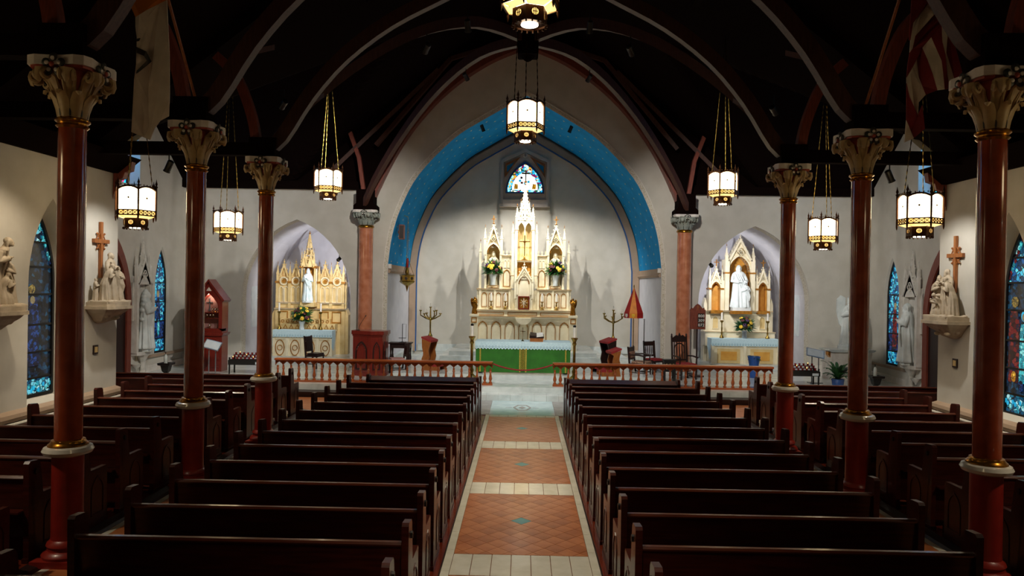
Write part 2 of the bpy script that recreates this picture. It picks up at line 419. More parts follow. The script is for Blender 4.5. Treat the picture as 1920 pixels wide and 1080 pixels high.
# wood floor under the pews, with a dark moulding along its edge
for s in (-1, 1):
    MB().box(min(s*.885, s*3.88), max(s*.885, s*3.88), 3.2, 16.75, -.012, .004).build('wood_floor', 'wood_floor', FL)
    MB().box(min(s*.872, s*.885), max(s*.872, s*.885), 3.2, 16.75, -.012, .008).build('edge_strip', 'dark_oak', FL)
    MB().box(min(s*5.27, s*XW), max(s*5.27, s*XW), -3, YT, -.012, .03).build('wood_floor', 'wood_floor', FL)
    MB().box(min(s*5.27, s*XT), max(s*5.27, s*XT), YT, 17.0, -.012, .03).build('wood_floor', 'wood_floor', FL)
    MB().prism([(s*5.27, -.012), (s*5.13, -.012), (s*5.16, .02), (s*5.24, .04), (s*5.27, .045)], -3, 17.0, 'y').build('edge_strip', 'dark_oak', FL)
    # side aisle: white border strips and diagonal tiles
    for a, b in ((3.9, 3.98), (5.02, 5.11)):
        tile_run('border_tile', 'marble_band', [(min(s*a, s*b), max(s*a, s*b), -3+i*1.0, -2+i*1.0) for i in range(19)], g=.002, stuff=True)
    diamonds(min(s*3.98, s*5.02), max(s*3.98, s*5.02), 4.5, 16.9, .42, 'terracotta_tile', True, cx=s*4.5)
    # cross aisle in front of the steps
    tile_run('border_tile', 'marble_band', [(min(s*(1.1+i*.6), s*(1.7+i*.6)), max(s*(1.1+i*.6), s*(1.7+i*.6)), 16.9, 17.05) for i in range(17)], g=.002, stuff=True)
    diamonds(min(s*1.12, s*XT), max(s*1.12, s*XT), 17.05, 19.02, .42, 'terracotta_tile', True, cx=s*4.5)
    MB().box(min(s*.8, s*1.1), max(s*.8, s*1.1), 16.97, 18.0, -.012, 0).build('marble_tile', 'marble_grey', FL)
    MB().box(min(s*.8, s*1.1), max(s*.8, s*1.1), 18.005, 19.03, -.012, 0).build('marble_tile', 'marble_grey', FL)
MB().box(-.795, .795, 16.975, 19.03, -.012, .002).build('marble_slab', 'marble_blue', FL)
em = MB()
for (x, y, wd, d) in ((0, 18.0, .2, .2),):
    em.band([(.24, y), (.12, y+.4), (-.12, y+.4), (-.24, y), (-.12, y-.4), (.12, y-.4)], [(.18, y), (.09, y+.3), (-.09, y+.3), (-.18, y), (-.09, y-.3), (.09, y-.3)], .002, .004, 'z', closed=True)
    em.prism([(.1, y), (0, y+.2), (-.1, y), (0, y-.2)], .002, .004, 'z')
    for k in (-1, 1): em.prism([(k*.26, y-.02), (k*.42, y-.03), (k*.42, y+.0), (k*.26, y+.02)], .002, .004, 'z')
em.build('floor_emblem', 'marble_grey', FL)

# ---- sanctuary platform and steps
SA = struct('floor_sanctuary')
MB().box(-XT, XT, 19.5, YB+.2, 0, .3).build('platform', 'marble', SA)
for i in range(8):
    x0 = -1.3+i*.325
    MB().box(x0+.002, x0+.323, 19.04, 19.5, -.012, .15).build('step_slab', 'marble', SA)
for s in (-1, 1):
    MB().box(min(s*1.3, s*7.6), max(s*1.3, s*7.6), 19.1, 19.5, -.012, .13).build('kneeling_step', 'dark_oak', SA)
    for i in range(10): MB().box(s*1.32+s*i*.62-(.617 if s < 0 else 0), s*1.32+s*i*.62+(.617 if s > 0 else 0), 19.478, 19.5, .135, .3).build('riser_slab', 'marble', SA)
for k, (hw, y0, z0, z1) in enumerate(((3.9, 20.95, .3, .45), (2.9, 24.7, .45, .6), (2.6, 25.0, .6, .75))):
    MB().box(-hw, hw, y0, YB, z0, z1).build('altar_step', 'marble', SA)
# floor slab joints on the sanctuary, as separate thin slabs near the centre
for i in range(6):
    for j in range(2): MB().box(-1.2+i*.4+.003, -.8+i*.4-.003, 19.55+j*.68, 20.2+j*.68, .3, .303).build('marble_slab', 'marble', SA)

# ---- front wall
WF = MB()
ribf = plin([(x, z) for x, z in RIBA]+[(-x, z) for x, z in RIBA])
def ftop(u): return ribf(u) if abs(u) < 4.8 else 6.27
NX = 7.62; NA = 1.85
niche = {s: arch(NA, 2.6, 5.2, 10, s*NX) for s in (-1, 1)}
ops = [opening(ARCH_FULL, 0)]+[opening(niche[s], 0) for s in (-1, 1)]
ops.append((-1, -1, 0, None, [x for x, z in RIBA]+[-x for x, z in RIBA]))
wallface(WF, lambda u, z: (u, YF, z), -XT, XT, .3, ftop, ops)
FW = tag(WF.build('wall_front', 'plaster'), kind='structure')
gb = MB()                                              # dark boarded gable around the wall arch
for a, b in zip(range(-40, 40), range(-39, 41)):
    a *= .2; b *= .2
    zb_ = [ribf(q)-.02 if abs(q) < 4.81 else 6.2 for q in (a, b)]
    gb.add([(a, YF+.03, zb_[0]), (b, YF+.03, zb_[1]), (b, YF+.03, 12.7-.8*abs(b)), (a, YF+.03, 12.7-.8*abs(a))], [(0, 1, 2, 3)])
gb.build('gable_boards', 'roof_wood', FW)
# ornamented borders round the three arches
M('border_vine', 'D2CCBE', 'B8AE98', 30, .7, lo=.5, hi=.58)
full = [(-4.55, .3)]+ARCH_FULL+[(4.55, .3)]
MB().band(offset(full, .02), offset(full, .13), YF-.015, YF+.05).build('arch_border', 'border_vine', FW)
MB().band(offset(full, .13), offset(full, .155), YF-.03, YF+.05).build('arch_bead', 'capital_white', FW)
for s in (-1, 1):
    o_ = [(s*NX-NA, .3)]+niche[s]+[(s*NX+NA, .3)]
    MB().band(offset(o_, -.004), offset(o_, -.016), YF+.12, YF+.42).build('arch_border', 'border_vine', FW)
    MB().band(offset(o_, .0), offset(o_, -.012), YF-.002, YF+.12).build('arch_edge', 'plaster', FW)
    MB().box(min(s*9.45, s*9.47)-.0, max(s*9.45, s*9.47), 24.5, 25.6, 1.5, 3.3).build('wall_panel', 'sign_white', FW)
# niche recesses behind the side altars
    r = MB()
    for (a, b) in zip(o_, o_[1:]): r.add([(a[0], YF, a[1]), (b[0], YF, b[1]), (b[0], 27.2, b[1]), (a[0], 27.2, a[1])], [(0, 1, 2, 3)])
    r.add([(x, 27.2, z) for x, z in o_], [tuple(range(len(o_)))])
    r.build('altar_recess', 'plaster_grey', FW)
    MB().box(s*NX-NA, s*NX+NA, 27.14, 27.19, .3, .7).build('skirting', 'marble', FW)
# chancel: side walls, blue vault, rib, back wall
for s in (-1, 1):
    c = MB(); c.add([(s*4.55, YF, .3), (s*4.55, YB, .3), (s*4.55, YB, 3.6), (s*4.55, YF, 3.6)], [(0, 1, 2, 3)]); c.build('chancel_side', 'plaster_grey', FW)
    MB().prism([(s*4.6, 3.45), (s*4.5, 3.45), (s*4.46, 3.52), (s*4.52, 3.58), (s*4.52, 3.74), (s*4.6, 3.74)], YF+.06, YB-.01, 'y').build('impost_moulding', 'plaster_tan', FW)
    MB().box(min(s*4.53, s*4.36), max(s*4.53, s*4.36), YF+.3, YB-.02, .3, .62).build('skirting', 'marble', FW)
v = MB()
for a, b in zip(ARCH_FULL, ARCH_FULL[1:]): v.add([(a[0], YF, a[1]), (b[0], YF, b[1]), (b[0], YB-.3, b[1]), (a[0], YB-.3, a[1])], [(0, 1, 2, 3)])
VA = v.build('blue_vault', 'vault_blue', FW)
M('star_gold', 'D8C88A', 'C8B470', 10, .4, metal=.3)
st = MB(); off = offset(ARCH_FULL, -.012)
import itertools
seg = [0]
for a, b in zip(off, off[1:]): seg.append(seg[-1]+math.dist(a, b))
for row in range(7):
    y = YF+.45+row*.58; q = .15+.3*(row % 2)
    while q < seg[-1]:
        i = max(k for k in range(len(seg)) if seg[k] <= q); i = min(i, len(off)-2)
        t = (q-seg[i])/(seg[i+1]-seg[i]); x = off[i][0]+t*(off[i+1][0]-off[i][0]); z = off[i][1]+t*(off[i+1][1]-off[i][1])
        d = Vector((off[i+1][0]-off[i][0], 0, off[i+1][1]-off[i][1])).normalized(); p = Vector((x, y, z)); yv = Vector((0, 1, 0)); pts = []
        for k in range(8):
            rr = .062 if k % 2 == 0 else .018; pts.append(p+d*rr*cos(k*pi/4)+yv*rr*1.5*sin(k*pi/4))
        st.add(pts, [tuple(range(8))]); q += .6
tag(st.build('gold_star', 'star_gold', VA), kind='stuff')
bk = MB(); bk.add([(x, YB, z) for x, z in [(-4.6, .3), (-4.6, 3.7)]+[(x*1.01, z) for x, z in ARCH_FULL]+[(4.6, 3.7), (4.6, .3)]], [tuple(range(len(ARCH_FULL)+4))])
bk.build('chancel_back', 'plaster', FW)
inn = [(-4.55, .45)]+[(x, z*.985+.05) for x, z in ARCH_FULL]+[(4.55, .45)]
MB().band(offset(inn, -.02), offset(inn, -.28), YB-.3, YB-.01).build('back_rib', 'plaster_tan', FW)
MB().band(offset(inn, -.28), offset(inn, -.325), YB-.31, YB-.26).build('blue_stripe', 'stripe_blue', FW)
MB().box(-4.2, 4.2, YB-.08, YB-.005, .45, .72).build('skirting', 'marble', FW)
for s in (-1, 1):
    MB().box(min(s*4.72, s*7.7), max(s*4.72, s*7.7), YF-.06, YF-.005, .3, .5).build('skirting', 'marble', FW) if False else None
    MB().box(min(s*9.5, s*XT), max(s*9.5, s*XT), YF-.05, YF-.002, .3, .62).build('skirting', 'capital_white', FW)
    MB().box(min(s*4.55, s*5.75), max(s*4.55, s*5.75), YF-.05, YF-.002, .3, .62).build('skirting', 'capital_white', FW)
    MB().box(min(s*4.9, s*XT), max(s*4.9, s*XT), YF-.22, YF-.002, 6.2, 6.45).build('wall_plate', 'roof_wood', FW)
rb = MB(); full2 = [(-x, z) for x, z in RIBA]+[(x, z) for x, z in reversed(RIBA[:-1])]
rb.band(full2, offset(full2, .3), YF-.35, YF+.02); rb.build('wall_rib', 'brace_wood', FW)

# ---- aisle and transept walls
WINS = {}
for s, nm in ((-1, 'left'), (1, 'right')):
    m = MB(); wo = arch(.62, 3.0, 4.55, 8, 12.78)
    wallface(m, lambda u, z: (s*XW, u, z), -4, YT, 0, lambda u: 5.72, [opening(wo, .72)])
    m.add([(s*XW, YT, 0), (s*XT, YT, 0), (s*XT, YT, 6.3), (s*XW, YT, 6.3)], [(0, 1, 2, 3)])
    m.add([(s*XW, YT, 5.7), (s*XW, YT, 6.3), (s*7.9, YT, 6.3), (s*8.6, YT, 5.7)], [(0, 1, 2, 3)])
    W = tag(m.build('wall_'+nm, 'plaster'), kind='structure')
    rv = MB(); oo = [(12.78-.62, .72)]+wo+[(12.78+.62, .72)]; gi = [(12.78-.46, .95)]+arch(.46, 3.0, 4.32, 8, 12.78)+[(12.78+.46, .95)]
    for i in range(len(oo)-1): rv.add([(s*XW, *oo[i]), (s*XW, *oo[i+1]), (s*(XW+.3), *gi[i+1]), (s*(XW+.3), *gi[i])], [(0, 1, 2, 3)])
    rv.add([(s*XW, *oo[0]), (s*XW, *oo[-1]), (s*(XW+.3), *gi[-1]), (s*(XW+.3), *gi[0])], [(0, 1, 2, 3)])
    rv.build('window_reveal', 'plaster', W)
    MB().prism([(s*XW, .70), (s*(XW-.14), .70), (s*(XW-.16), .76), (s*(XW-.14), .82), (s*XW, .86)], 4, YT-.01, 'y').build('ledge', 'plaster_tan', W)
    MB().box(min(s*(XW-.12), s*XW), max(s*(XW-.12), s*XW), 4, YT-.02, .03, .62).build('heater_cover', 'plaster_tan', W)
    MB().tube([(s*(XW-.17), 4, .66), (s*(XW-.17), YT-.1, .66)], .03).build('heater_pipe', 'plaster', W)
    t = MB(); to = arch(.42, 2.9, 4.15, 8, 22.17); up = arch(1.6, 6.7, 8.1, 8, 19.2)
    wallface(t, lambda u, z: (s*XT, u, z), YT, YF, 0, lambda u: 9.9-.8*abs(u-19.225)+.05, [opening(to, .78), opening(up, 5.85)])
    TW = tag(t.build('wall_transept_'+nm, 'plaster'), kind='structure')
    rv = MB(); oo = [(22.17-.42, .78)]+to+[(22.17+.42, .78)]; gi = [(22.17-.38, .82)]+arch(.38, 2.9, 4.1, 8, 22.17)+[(22.17+.38, .82)]
    for i in range(-1, len(oo)-1): rv.add([(s*XT, *oo[i]), (s*XT, *oo[i+1]), (s*(XT+.12), *gi[i+1]), (s*(XT+.12), *gi[i])], [(0, 1, 2, 3)])
    rv.build('window_reveal', 'plaster', TW)
    rv = MB(); oo = [(17.6, 5.85)]+up+[(20.8, 5.85)]
    for i in range(-1, len(oo)-1): rv.add([(s*XT, *oo[i]), (s*XT, *oo[i+1]), (s*(XT+.4), *oo[i+1]), (s*(XT+.4), *oo[i])], [(0, 1, 2, 3)])
    rv.build('window_reveal', 'plaster', TW)
    MB().box(min(s*(XT-.06), s*XT), max(s*(XT-.06), s*XT), 21.2, YF, .72, .8).build('ledge', 'plaster_tan', TW)
    MB().box(min(s*(XT-.05), s*XT), max(s*(XT-.05), s*XT), 20.6, YF, .3, .5).build('skirting', 'capital_white', TW)
    # dark arched double door in the transept wall
    D = struct('door_%d' % (1 if s < 0 else 2))
    o1 = [(18.85-1.42, 0)]+arch(1.42, 2.4, 4.75, 10, 18.85)+[(18.85+1.42, 0)]; o2 = [(18.85-1.2, 0)]+arch(1.2, 2.4, 4.4, 10, 18.85)+[(18.85+1.2, 0)]
    MB().band(o1, o2, s*(XT-.10), s*XT, 'x').build('door_frame', 'brace_wood', D)
    MB().prism([p for p in o2 if p[0] <= 18.851]+[(18.848, 0)], s*(XT-.05), s*XT, 'x').build('door_leaf', 'dark_oak', D)
    MB().prism([(18.852, 0)]+[p for p in o2 if p[0] >= 18.849], s*(XT-.05), s*XT, 'x').build('door_leaf', 'dark_oak', D)
    MB().tube([(s*(XT-.09), 19.1, 1.0), (s*(XT-.12), 19.1, 1.1), (s*(XT-.09), 19.1, 1.2)], .015).build('door_handle', 'brass', D)
bw = MB(); bw.add([(-8.8, -4, 0), (8.8, -4, 0), (8.8, -4, 5.7), (0, -4, 12.6), (-8.8, -4, 5.7)], [(0, 1, 2, 3, 4)])
tag(bw.build('wall_back', 'plaster'), kind='structure')

# ---- ceiling as one boarded roof shell (nave gable crossing the transept gable)
def nave(x): return 12.6-.8*abs(x)
def tran(y): return 9.8-.8*abs(y-19.225)
ce = MB(); xs = [-11.6+i*.2 for i in range(117)]; ys = [-4+i*.2 for i in range(140)]
idx = {}
for a in range(len(xs)-1):
    for b in range(len(ys)-1):
        mx = (xs[a]+xs[a+1])/2; my = (ys[b]+ys[b+1])/2
        if my < YT-.1 and abs(mx) > XW+.1: continue
        q = []
        for (i, j) in ((a, b), (a+1, b), (a+1, b+1), (a, b+1)):
            if (i, j) not in idx:
                x, y = xs[i], ys[j]; z = nave(x) if abs(x) <= XW+.2 else -9
                if y >= YT-.05: z = max(z, tran(y))
                idx[(i, j)] = len(ce.v); ce.v.append((x, y, z))
            q.append(idx[(i, j)])
        ce.f.append(tuple(q))
CE = tag(ce.build('ceiling', 'roof_wood'), kind='structure')

# ---- stained glass windows
def glass_window(n, s, X, yc, half, z0, zs, za, levels, mats, bar='iron_black', thick=.05):
    Wn = struct('window_%d' % n)
    oo = archpoly(half, z0, zs, za, 10, yc); oi = archpoly(half-.05, z0+.05, zs, za-.1, 10, yc)
    MB().band(oo, oi, s*(X-.04), s*(X+.05), 'x', closed=True).build('window_frame', bar, Wn)
    lv = [z0]+levels+[za]
    for i, (a, b) in enumerate(zip(lv, lv[1:])):
        pl = clip(oi, yc-half, yc+half, a+.012, b-.012)
        if len(pl) > 2: MB().prism(pl, s*X, s*(X+.02), 'x').build('pane', mats[min(i, len(mats)-1)], Wn)
    for z in levels:
        hw = max([abs(p[0]-yc) for p in clip(oo, yc-half, yc+half, z-.01, z+.01)]+[.05])
        MB().box(min(s*(X-.03), s*(X+.02)), max(s*(X-.03), s*(X+.02)), yc-hw, yc+hw, z-.018, z+.018).build('glazing_bar', bar, Wn)
    return Wn
def piece(Wn, s, X, pl, mat, name='pane', d=.008): MB().prism(pl, s*(X-d), s*(X+.001), 'x').build(name, mat, Wn)
def ell(cy, cz, ry, rz, n=14): return [(cy+ry*cos(2*pi*k/n), cz+rz*sin(2*pi*k/n)) for k in range(n)]
lvA = [1.28, 1.75, 2.25, 2.8, 3.3, 3.75]
w1 = glass_window(1, -1, XW+.3, 12.78, .46, .95, 3.0, 4.32, lvA, ['glass_pattern', 'glass_blue', 'glass_blue', 'glass_blue', 'glass_blue', 'glass_blue', 'glass_pattern'])
c = 12.66
for pl, mt in (([(c-.22, 1.5), (c+.2, 1.5), (c+.2, 2.3), (c+.14, 2.75), (c-.12, 2.75), (c-.2, 2.3)], 'glass_robe'), (ell(c, 2.9, .085, .08), 'glass_halo'),
               (ell(c, 2.88, .065, .075), 'glass_flesh'), (ell(c+.01, 2.5, .1, .18), 'glass_cyan'), (ell(c+.02, 2.7, .06, .07), 'glass_flesh')): piece(w1, -1, XW+.3-random.uniform(.002, .012), pl, mt)
for k in range(14): piece(w1, -1, XW+.29, ell(12.36+k*.064, 1.1+.05*sin(k*2.1), .026, .045, 6), random.choice(['glass_cyan', 'glass_teal']))
for k in range(10):
    z = 3.4+k*.075; 
    for q in (-1, 1): piece(w1, -1, XW+.29, ell(12.78+q*max(.05, .36-.035*k), z, .03, .05, 6), random.choice(['glass_cyan', 'glass_cyan', 'glass_robe']))
w2 = glass_window(2, 1, XW+.3, 12.78, .46, .9, 3.0, 4.32, lvA, ['glass_pattern', 'glass_blue', 'glass_blue', 'glass_blue', 'glass_blue', 'glass_bright', 'glass_pattern'])
for c, h, mt, hm in ((12.99, 2.95, 'glass_red', 'glass_halo'), (12.74, 2.7, 'glass_cyan', 'glass_teal')):
    for pl, m_ in (([(c-.13, 1.5), (c+.13, 1.5), (c+.14, h-.5), (c+.08, h-.14), (c-.08, h-.14), (c-.14, h-.5)], mt), (ell(c, h, .085, .1), hm), (ell(c, h-.02, .055, .07), 'glass_flesh'), (ell(c-.04, h-.5, .06, .12), 'glass_cyan')):
        piece(w2, 1, XW+.3-random.uniform(.002, .014), pl, m_)
for pl, m_ in ((ell(12.98, 1.6, .06, .1), 'glass_amber'), (ell(12.8, 1.45, .06, .1), 'glass_robe'), (ell(12.6, 1.8, .08, .3), 'glass_red')): piece(w2, 1, XW+.285, pl, m_)
for k in range(14): piece(w2, 1, XW+.29, ell(12.36+k*.064, 1.1+.05*sin(k*2.1), .026, .045, 6), random.choice(['glass_cyan', 'glass_teal']))
for k in range(10):
    for q in (-1, 1): piece(w2, 1, XW+.29, ell(12.78+q*max(.05, .36-.035*k), 3.4+k*.075, .03, .05, 6), random.choice(['glass_cyan', 'glass_cyan', 'glass_red']))
for n, s in ((3, -1), (4, 1)):
    w_ = glass_window(n, s, XT+.1, 22.17, .38, .82, 2.9, 4.1, [1.25, 1.8, 2.4, 3.0], ['glass_bright', 'glass_robe', 'glass_bright', 'glass_bright', 'glass_bright'])
    c = 22.12
    for pl, mt in (([(c-.14, 1.35), (c+.14, 1.35), (c+.12, 2.2), (c+.07, 2.55), (c-.07, 2.55), (c-.12, 2.2)], 'glass_robe' if s < 0 else 'glass_red'), (ell(c, 2.65, .07, .11), 'glass_flesh'),
                   (ell(c+.02, 1.6, .07, .26), 'glass_cyan')): piece(w_, s, XT+.1-random.uniform(.002, .012), pl, mt)
    w_ = glass_window(n+3, s, XT+.4, 19.2, 1.6, 5.85, 6.7, 8.1, [6.3, 6.8, 7.3], ['glass_deep', 'glass_deep', 'glass_deep', 'glass_deep'])
    for k in range(8): piece(w_, s, XT+.39, ell(17.9+k*.37, 6.1, .08, .09, 8), random.choice(['glass_red', 'glass_teal', 'glass_robe']))
# chancel window over the high altar, in its carved frame
w5 = struct('window_5'); YG = YB-.06
def C5(px, py): return P(px, py, YB)
x5, z5 = C5(984, 363); k5 = YB/F; zt = z5+60*k5; hw = 36*k5
fr = [(x5+dx*k5, z5+dz*k5) for dx, dz in ((-45, -22), (-45, 62), (0, 82), (45, 62), (45, -22))]
fi = [(x5+dx*k5, z5+dz*k5) for dx, dz in ((-40, -12), (-40, 58), (0, 76), (40, 58), (40, -12))]
MB().band(fr, fi, YB-.14, YB-.005, closed=True).build('window_surround', 'surround', w5)
ga = archpoly(hw, z5, z5+.02, zt, 12, x5)
MB().prism(fi, YB-.03, YB-.004).build('recess_panel', 'surround', w5)
MB().box(x5-47*k5, x5+47*k5, YB-.2, YB-.005, z5-26*k5, z5-20*k5).build('window_sill', 'surround', w5)
gi = archpoly(hw-.07, z5+.05, z5+.07, zt-.12, 12, x5)
MB().band(ga, gi, YB-.09, YB-.03, closed=True).build('window_frame', 'stripe_blue', w5)
gg = archpoly(hw-.25, z5+.14, z5+.16, zt-.42, 12, x5)
MB().band(gi, gg, YB-.06, YB-.04, closed=True).build('pane_border', 'glass_gem', w5)
for i in range(3):
    a = x5-(hw-.25)+i*(hw-.25)*2/3; pl = clip(gg, a+.01, a+(hw-.25)*2/3-.01, z5, zt)
    MB().prism(pl, YB-.06, YB-.04).build('pane', 'glass_white', w5)
for dx, mt in ((-.36, 'glass_amber'), (.36, 'glass_amber')): MB().prism([(x5+dx-.08, z5+.17), (x5+dx+.08, z5+.17), (x5+dx+.08, z5+.36), (x5+dx-.05, z5+.38)], YB-.066, YB-.05).build('pane', mt, w5)
for dx, dz, mt in ((-.14, .62, 'petal_purple'), (-.2, .5, 'glass_teal'), (.14, .46, 'glass_teal'), (-.12, .42, 'glass_red'), (.0, .4, 'glass_teal')): MB().prism(ell(x5+dx, z5+dz, .05, .05, 8), YB-.066, YB-.05).build('pane', mt, w5)
for s in (-1, 1):
    tri = [(x5+s*d*k5, z5+e*k5) for d, e in ((37, 30), (37, 55), (9, 68), (14, 62), (30, 40))]
    MB().band(tri, [(x5+s*d*k5, z5+e*k5) for d, e in ((35, 36), (35, 52), (16, 62), (19, 58), (31, 42))], YB-.12, YB-.03, closed=True).build('spandrel_frame', 'cross_wood', w5)
    MB().prism([(x5+s*d*k5, z5+e*k5) for d, e in ((34, 38), (34, 51), (20, 58))], YB-.05, YB-.03).build('spandrel_panel', 'vault_blue', w5)
rs = MB(); cz_ = z5+71*k5
for k in range(6): a = k*pi/6; rs.prism([(x5+.1*cos(a)-.015*sin(a), cz_+.1*sin(a)+.015*cos(a)), (x5+.1*cos(a)+.015*sin(a), cz_+.1*sin(a)-.015*cos(a)), (x5-.1*cos(a)+.015*sin(a), cz_-.1*sin(a)-.015*cos(a)), (x5-.1*cos(a)-.015*sin(a), cz_-.1*sin(a)+.015*cos(a))], YB-.09, YB-.05)
rs.build('rosette', 'capital_white', w5)

# ---- roof trusses
ARC = interp([(5.0, 5.5), (4.62, 5.8), (4.1, 6.62), (3.45, 7.37), (2.6, 8.02), (1.66, 8.52), (.8, 8.95), (0, 9.3)], 3)
COLY = [7.72, 10.68, 13.6]
def truss(y, label, beams=True):
    t = thing('roof_truss', label, 'roof truss', (0, y, 5.5), group='arched trusses of the nave roof'); z0 = 5.5
    for s in (-1, 1):
        a = [(s*x, z-z0) for x, z in ARC]; b = offset(a, -.26 if s > 0 else .26)
        b = [(x, max(z, 0)) for x, z in offset(a, (.24 if s < 0 else -.24))]
        MB().band(a, b, -.09, .09).build('arch_rib', 'rib_wood', t)
        MB().add([(s*8.55, -.1, .25), (s*8.55, .1, .25), (0, .1, 6.95), (0, -.1, 6.95), (s*8.55, -.1, 0), (s*8.55, .1, 0), (0, .1, 6.68), (0, -.1, 6.68)],
                 [(0, 1, 2, 3), (4, 7, 6, 5), (0, 3, 7, 4), (1, 5, 6, 2), (0, 4, 5, 1), (2, 6, 7, 3)]).build('rafter', 'roof_wood', t)
        br = interp([(s*5.1, .05), (s*5.16, .55), (s*5.3, 1.05), (s*5.55, 1.6), (s*5.95, 2.0)], 4)
        MB().band(br, offset(br, .17 if s < 0 else -.17), -.07, .07).build('aisle_brace', 'brace_wood', t)
        MB().box(min(s*4.8, s*5.3), max(s*4.8, s*5.3), -.16, .16, 0, .35).build('post', 'roof_wood', t)
        if beams: MB().box(min(s*5.2, s*8.58), max(s*5.2, s*8.58), -.09, .09, .02, .26).build('tie_beam', 'roof_wood', t)
        for (x, z, l) in ((4.2, 1.05, .9), (3.42, 2.0, .9)):
            MB().add([(s*x-.04, .05, z), (s*x+.04, .05, z), (s*x+.04, l, z+.35), (s*x-.04, l, z+.35), (s*x-.04, .05, z+.09), (s*x+.04, .05, z+.09), (s*x+.04, l, z+.44), (s*x-.04, l, z+.44)],
                     [(0, 3, 2, 1), (4, 5, 6, 7), (0, 1, 5, 4), (1, 2, 6, 5), (2, 3, 7, 6), (3, 0, 4, 7)]).build('wind_brace', 'rib_wood', t)
    return t
for i, y in enumerate(COLY): truss(y, 'dark arched wooden roof truss over the %s pair of nave columns from the transept' % ORD[2-i])
CR = thing('crossing_ribs', 'curved dark ribs over the crossing meeting at a square boss', 'roof ribs', (0, 18.6, 9.1))
for s in (-1, 1):                          # crossing ribs that meet at the boss
    for yc, xx, nm in ((13.75, 5.0, 'nave column'), (22.95, 5.2, 'chancel column')):
        pts = []
        for k in range(17):
            t = k/16; x = s*xx*(1-t); y = yc+(18.6-yc)*t; z = 5.6+3.9*sin(min(t*1.12, 1)*pi/2)**.85-(.15*max(0, t-.75)*4)*.6
            pts.append(Vector((x, y-18.6, z-9.1)))
        m = MB(); up = Vector((0, 0, 1)); d = Vector((s*xx, yc-18.6, 0)).normalized(); side = d.cross(up)*.08
        vs = []
        for p in pts: vs += [p-side, p+side, p+side+up*.26, p-side+up*.26]
        fs = []
        for i in range(16):
            o = 4*i; fs += [(o+k, o+(k+1) % 4, o+4+(k+1) % 4, o+4+k) for k in range(4)]
        fs += [(0, 1, 2, 3), (64, 67, 66, 65)]
        m.add(vs, fs); m.build('rib', 'rib_wood', CR)
MB().cbox(-.27, .27, -.27, .27, 0, 1.6, .03).build('boss_block', 'roof_wood', CR)
MB().lathe([(.02, -.14), (.1, -.1), (.16, -.03), (.2, 0)], 8).build('boss_tip', 'roof_wood', CR)
for s in (-1, 1):                          # struts in front of the gable boards
    for k, pts in enumerate(([(-.9, 10.95), (-2.5, 10.45)], [(-2.5, 10.45), (-4.9, 7.6)], [(-5.25, 5.9), (-5.45, 7.2), (-5.9, 8.4)], [(-2.9, 10.1), (-6.6, 6.5)])):
        pts = [(-s*x, 23.1, z) for x, z in pts]
        tag(MB().tube(pts, .09, 4).build('roof_strut', 'brace_wood' if k == 2 else 'rib_wood'),
            ['short upper strut beside the wall arch', 'long sloping strut beside the wall arch', 'curved reddish brace rising off the chancel column', 'lower sloping rafter along the gable boards'][k]+' on the '+SIDE[s], 'roof strut')
    for (x, z) in ((3.45, 7.75), (1.66, 9.2)):
        tag(MB().box(s*x-.08, s*x+.08, 2, 14.8, z+1.2, z+1.4).build('roof_purlin', 'roof_wood'), ('lower' if x > 2 else 'upper')+' dark roof purlin along the nave on the '+SIDE[s], 'roof beam')
    br = thing('wood_corbel', 'carved reddish wooden bracket at the end of the aisle wall on the '+SIDE[s], 'corbel', (s*(XW-.02), YT-.25, 5.62))
    MB().prism([(0, 0), (0, -.85), (-s*.06, -.6), (-s*.1, -.45), (-s*.2, -.42), (-s*.24, -.3), (-s*.36, -.26), (-s*.4, 0)], .02, .16, 'y').build('scroll', 'brace_wood', br)
    tag(MB().prism([(s*XW-s*.02, 5.3), (s*(XW-.12), 5.3), (s*(XW-.5), 5.62), (s*(XW-.02), 5.62)], 4, YT-.02, 'y').build('cornice_board', 'roof_wood'), 'dark boarded cornice along the top of the aisle wall on the '+SIDE[s], 'cornice')

# ---- little spotlight fixtures
for i, (L_, T_, pw, sz, cl) in enumerate(SPOTS):
    where = ['under the blue chancel vault', 'inside the side altar arch', 'on the truss nearest the transept', 'high on the truss nearest the transept', 'on the second nave truss', 'on the nave truss farthest from the altar', 'added to light the transept wall', 'high in the crossing'][i//2]
    f = thing('spotlight', 'small black spotlight %s on the %s' % (where, SIDE[-1 if i % 2 == 0 else 1]), 'spotlight', L_, group='spotlights on the roof timbers')
    q = (Vector(T_)-Vector(L_)).to_track_quat('-Z', 'Y').to_matrix().to_4x4()
    MB().lathe([(.035, .12), (.06, .1), (.06, -.1), (.068, -.11), (.068, -.125), (.05, -.12), (.045, 0), (.01, .01)], 14, mt=q).build('housing', 'iron_black', f, True)
    MB().lathe([(.044, -.02), (.044, -.03)], 14, mt=q).build('lens', 'bulb_glow', f)
    MB().tube([(0, 0, .05), (0, 0, .3)], .012, 6).build('stem', 'iron_black', f)

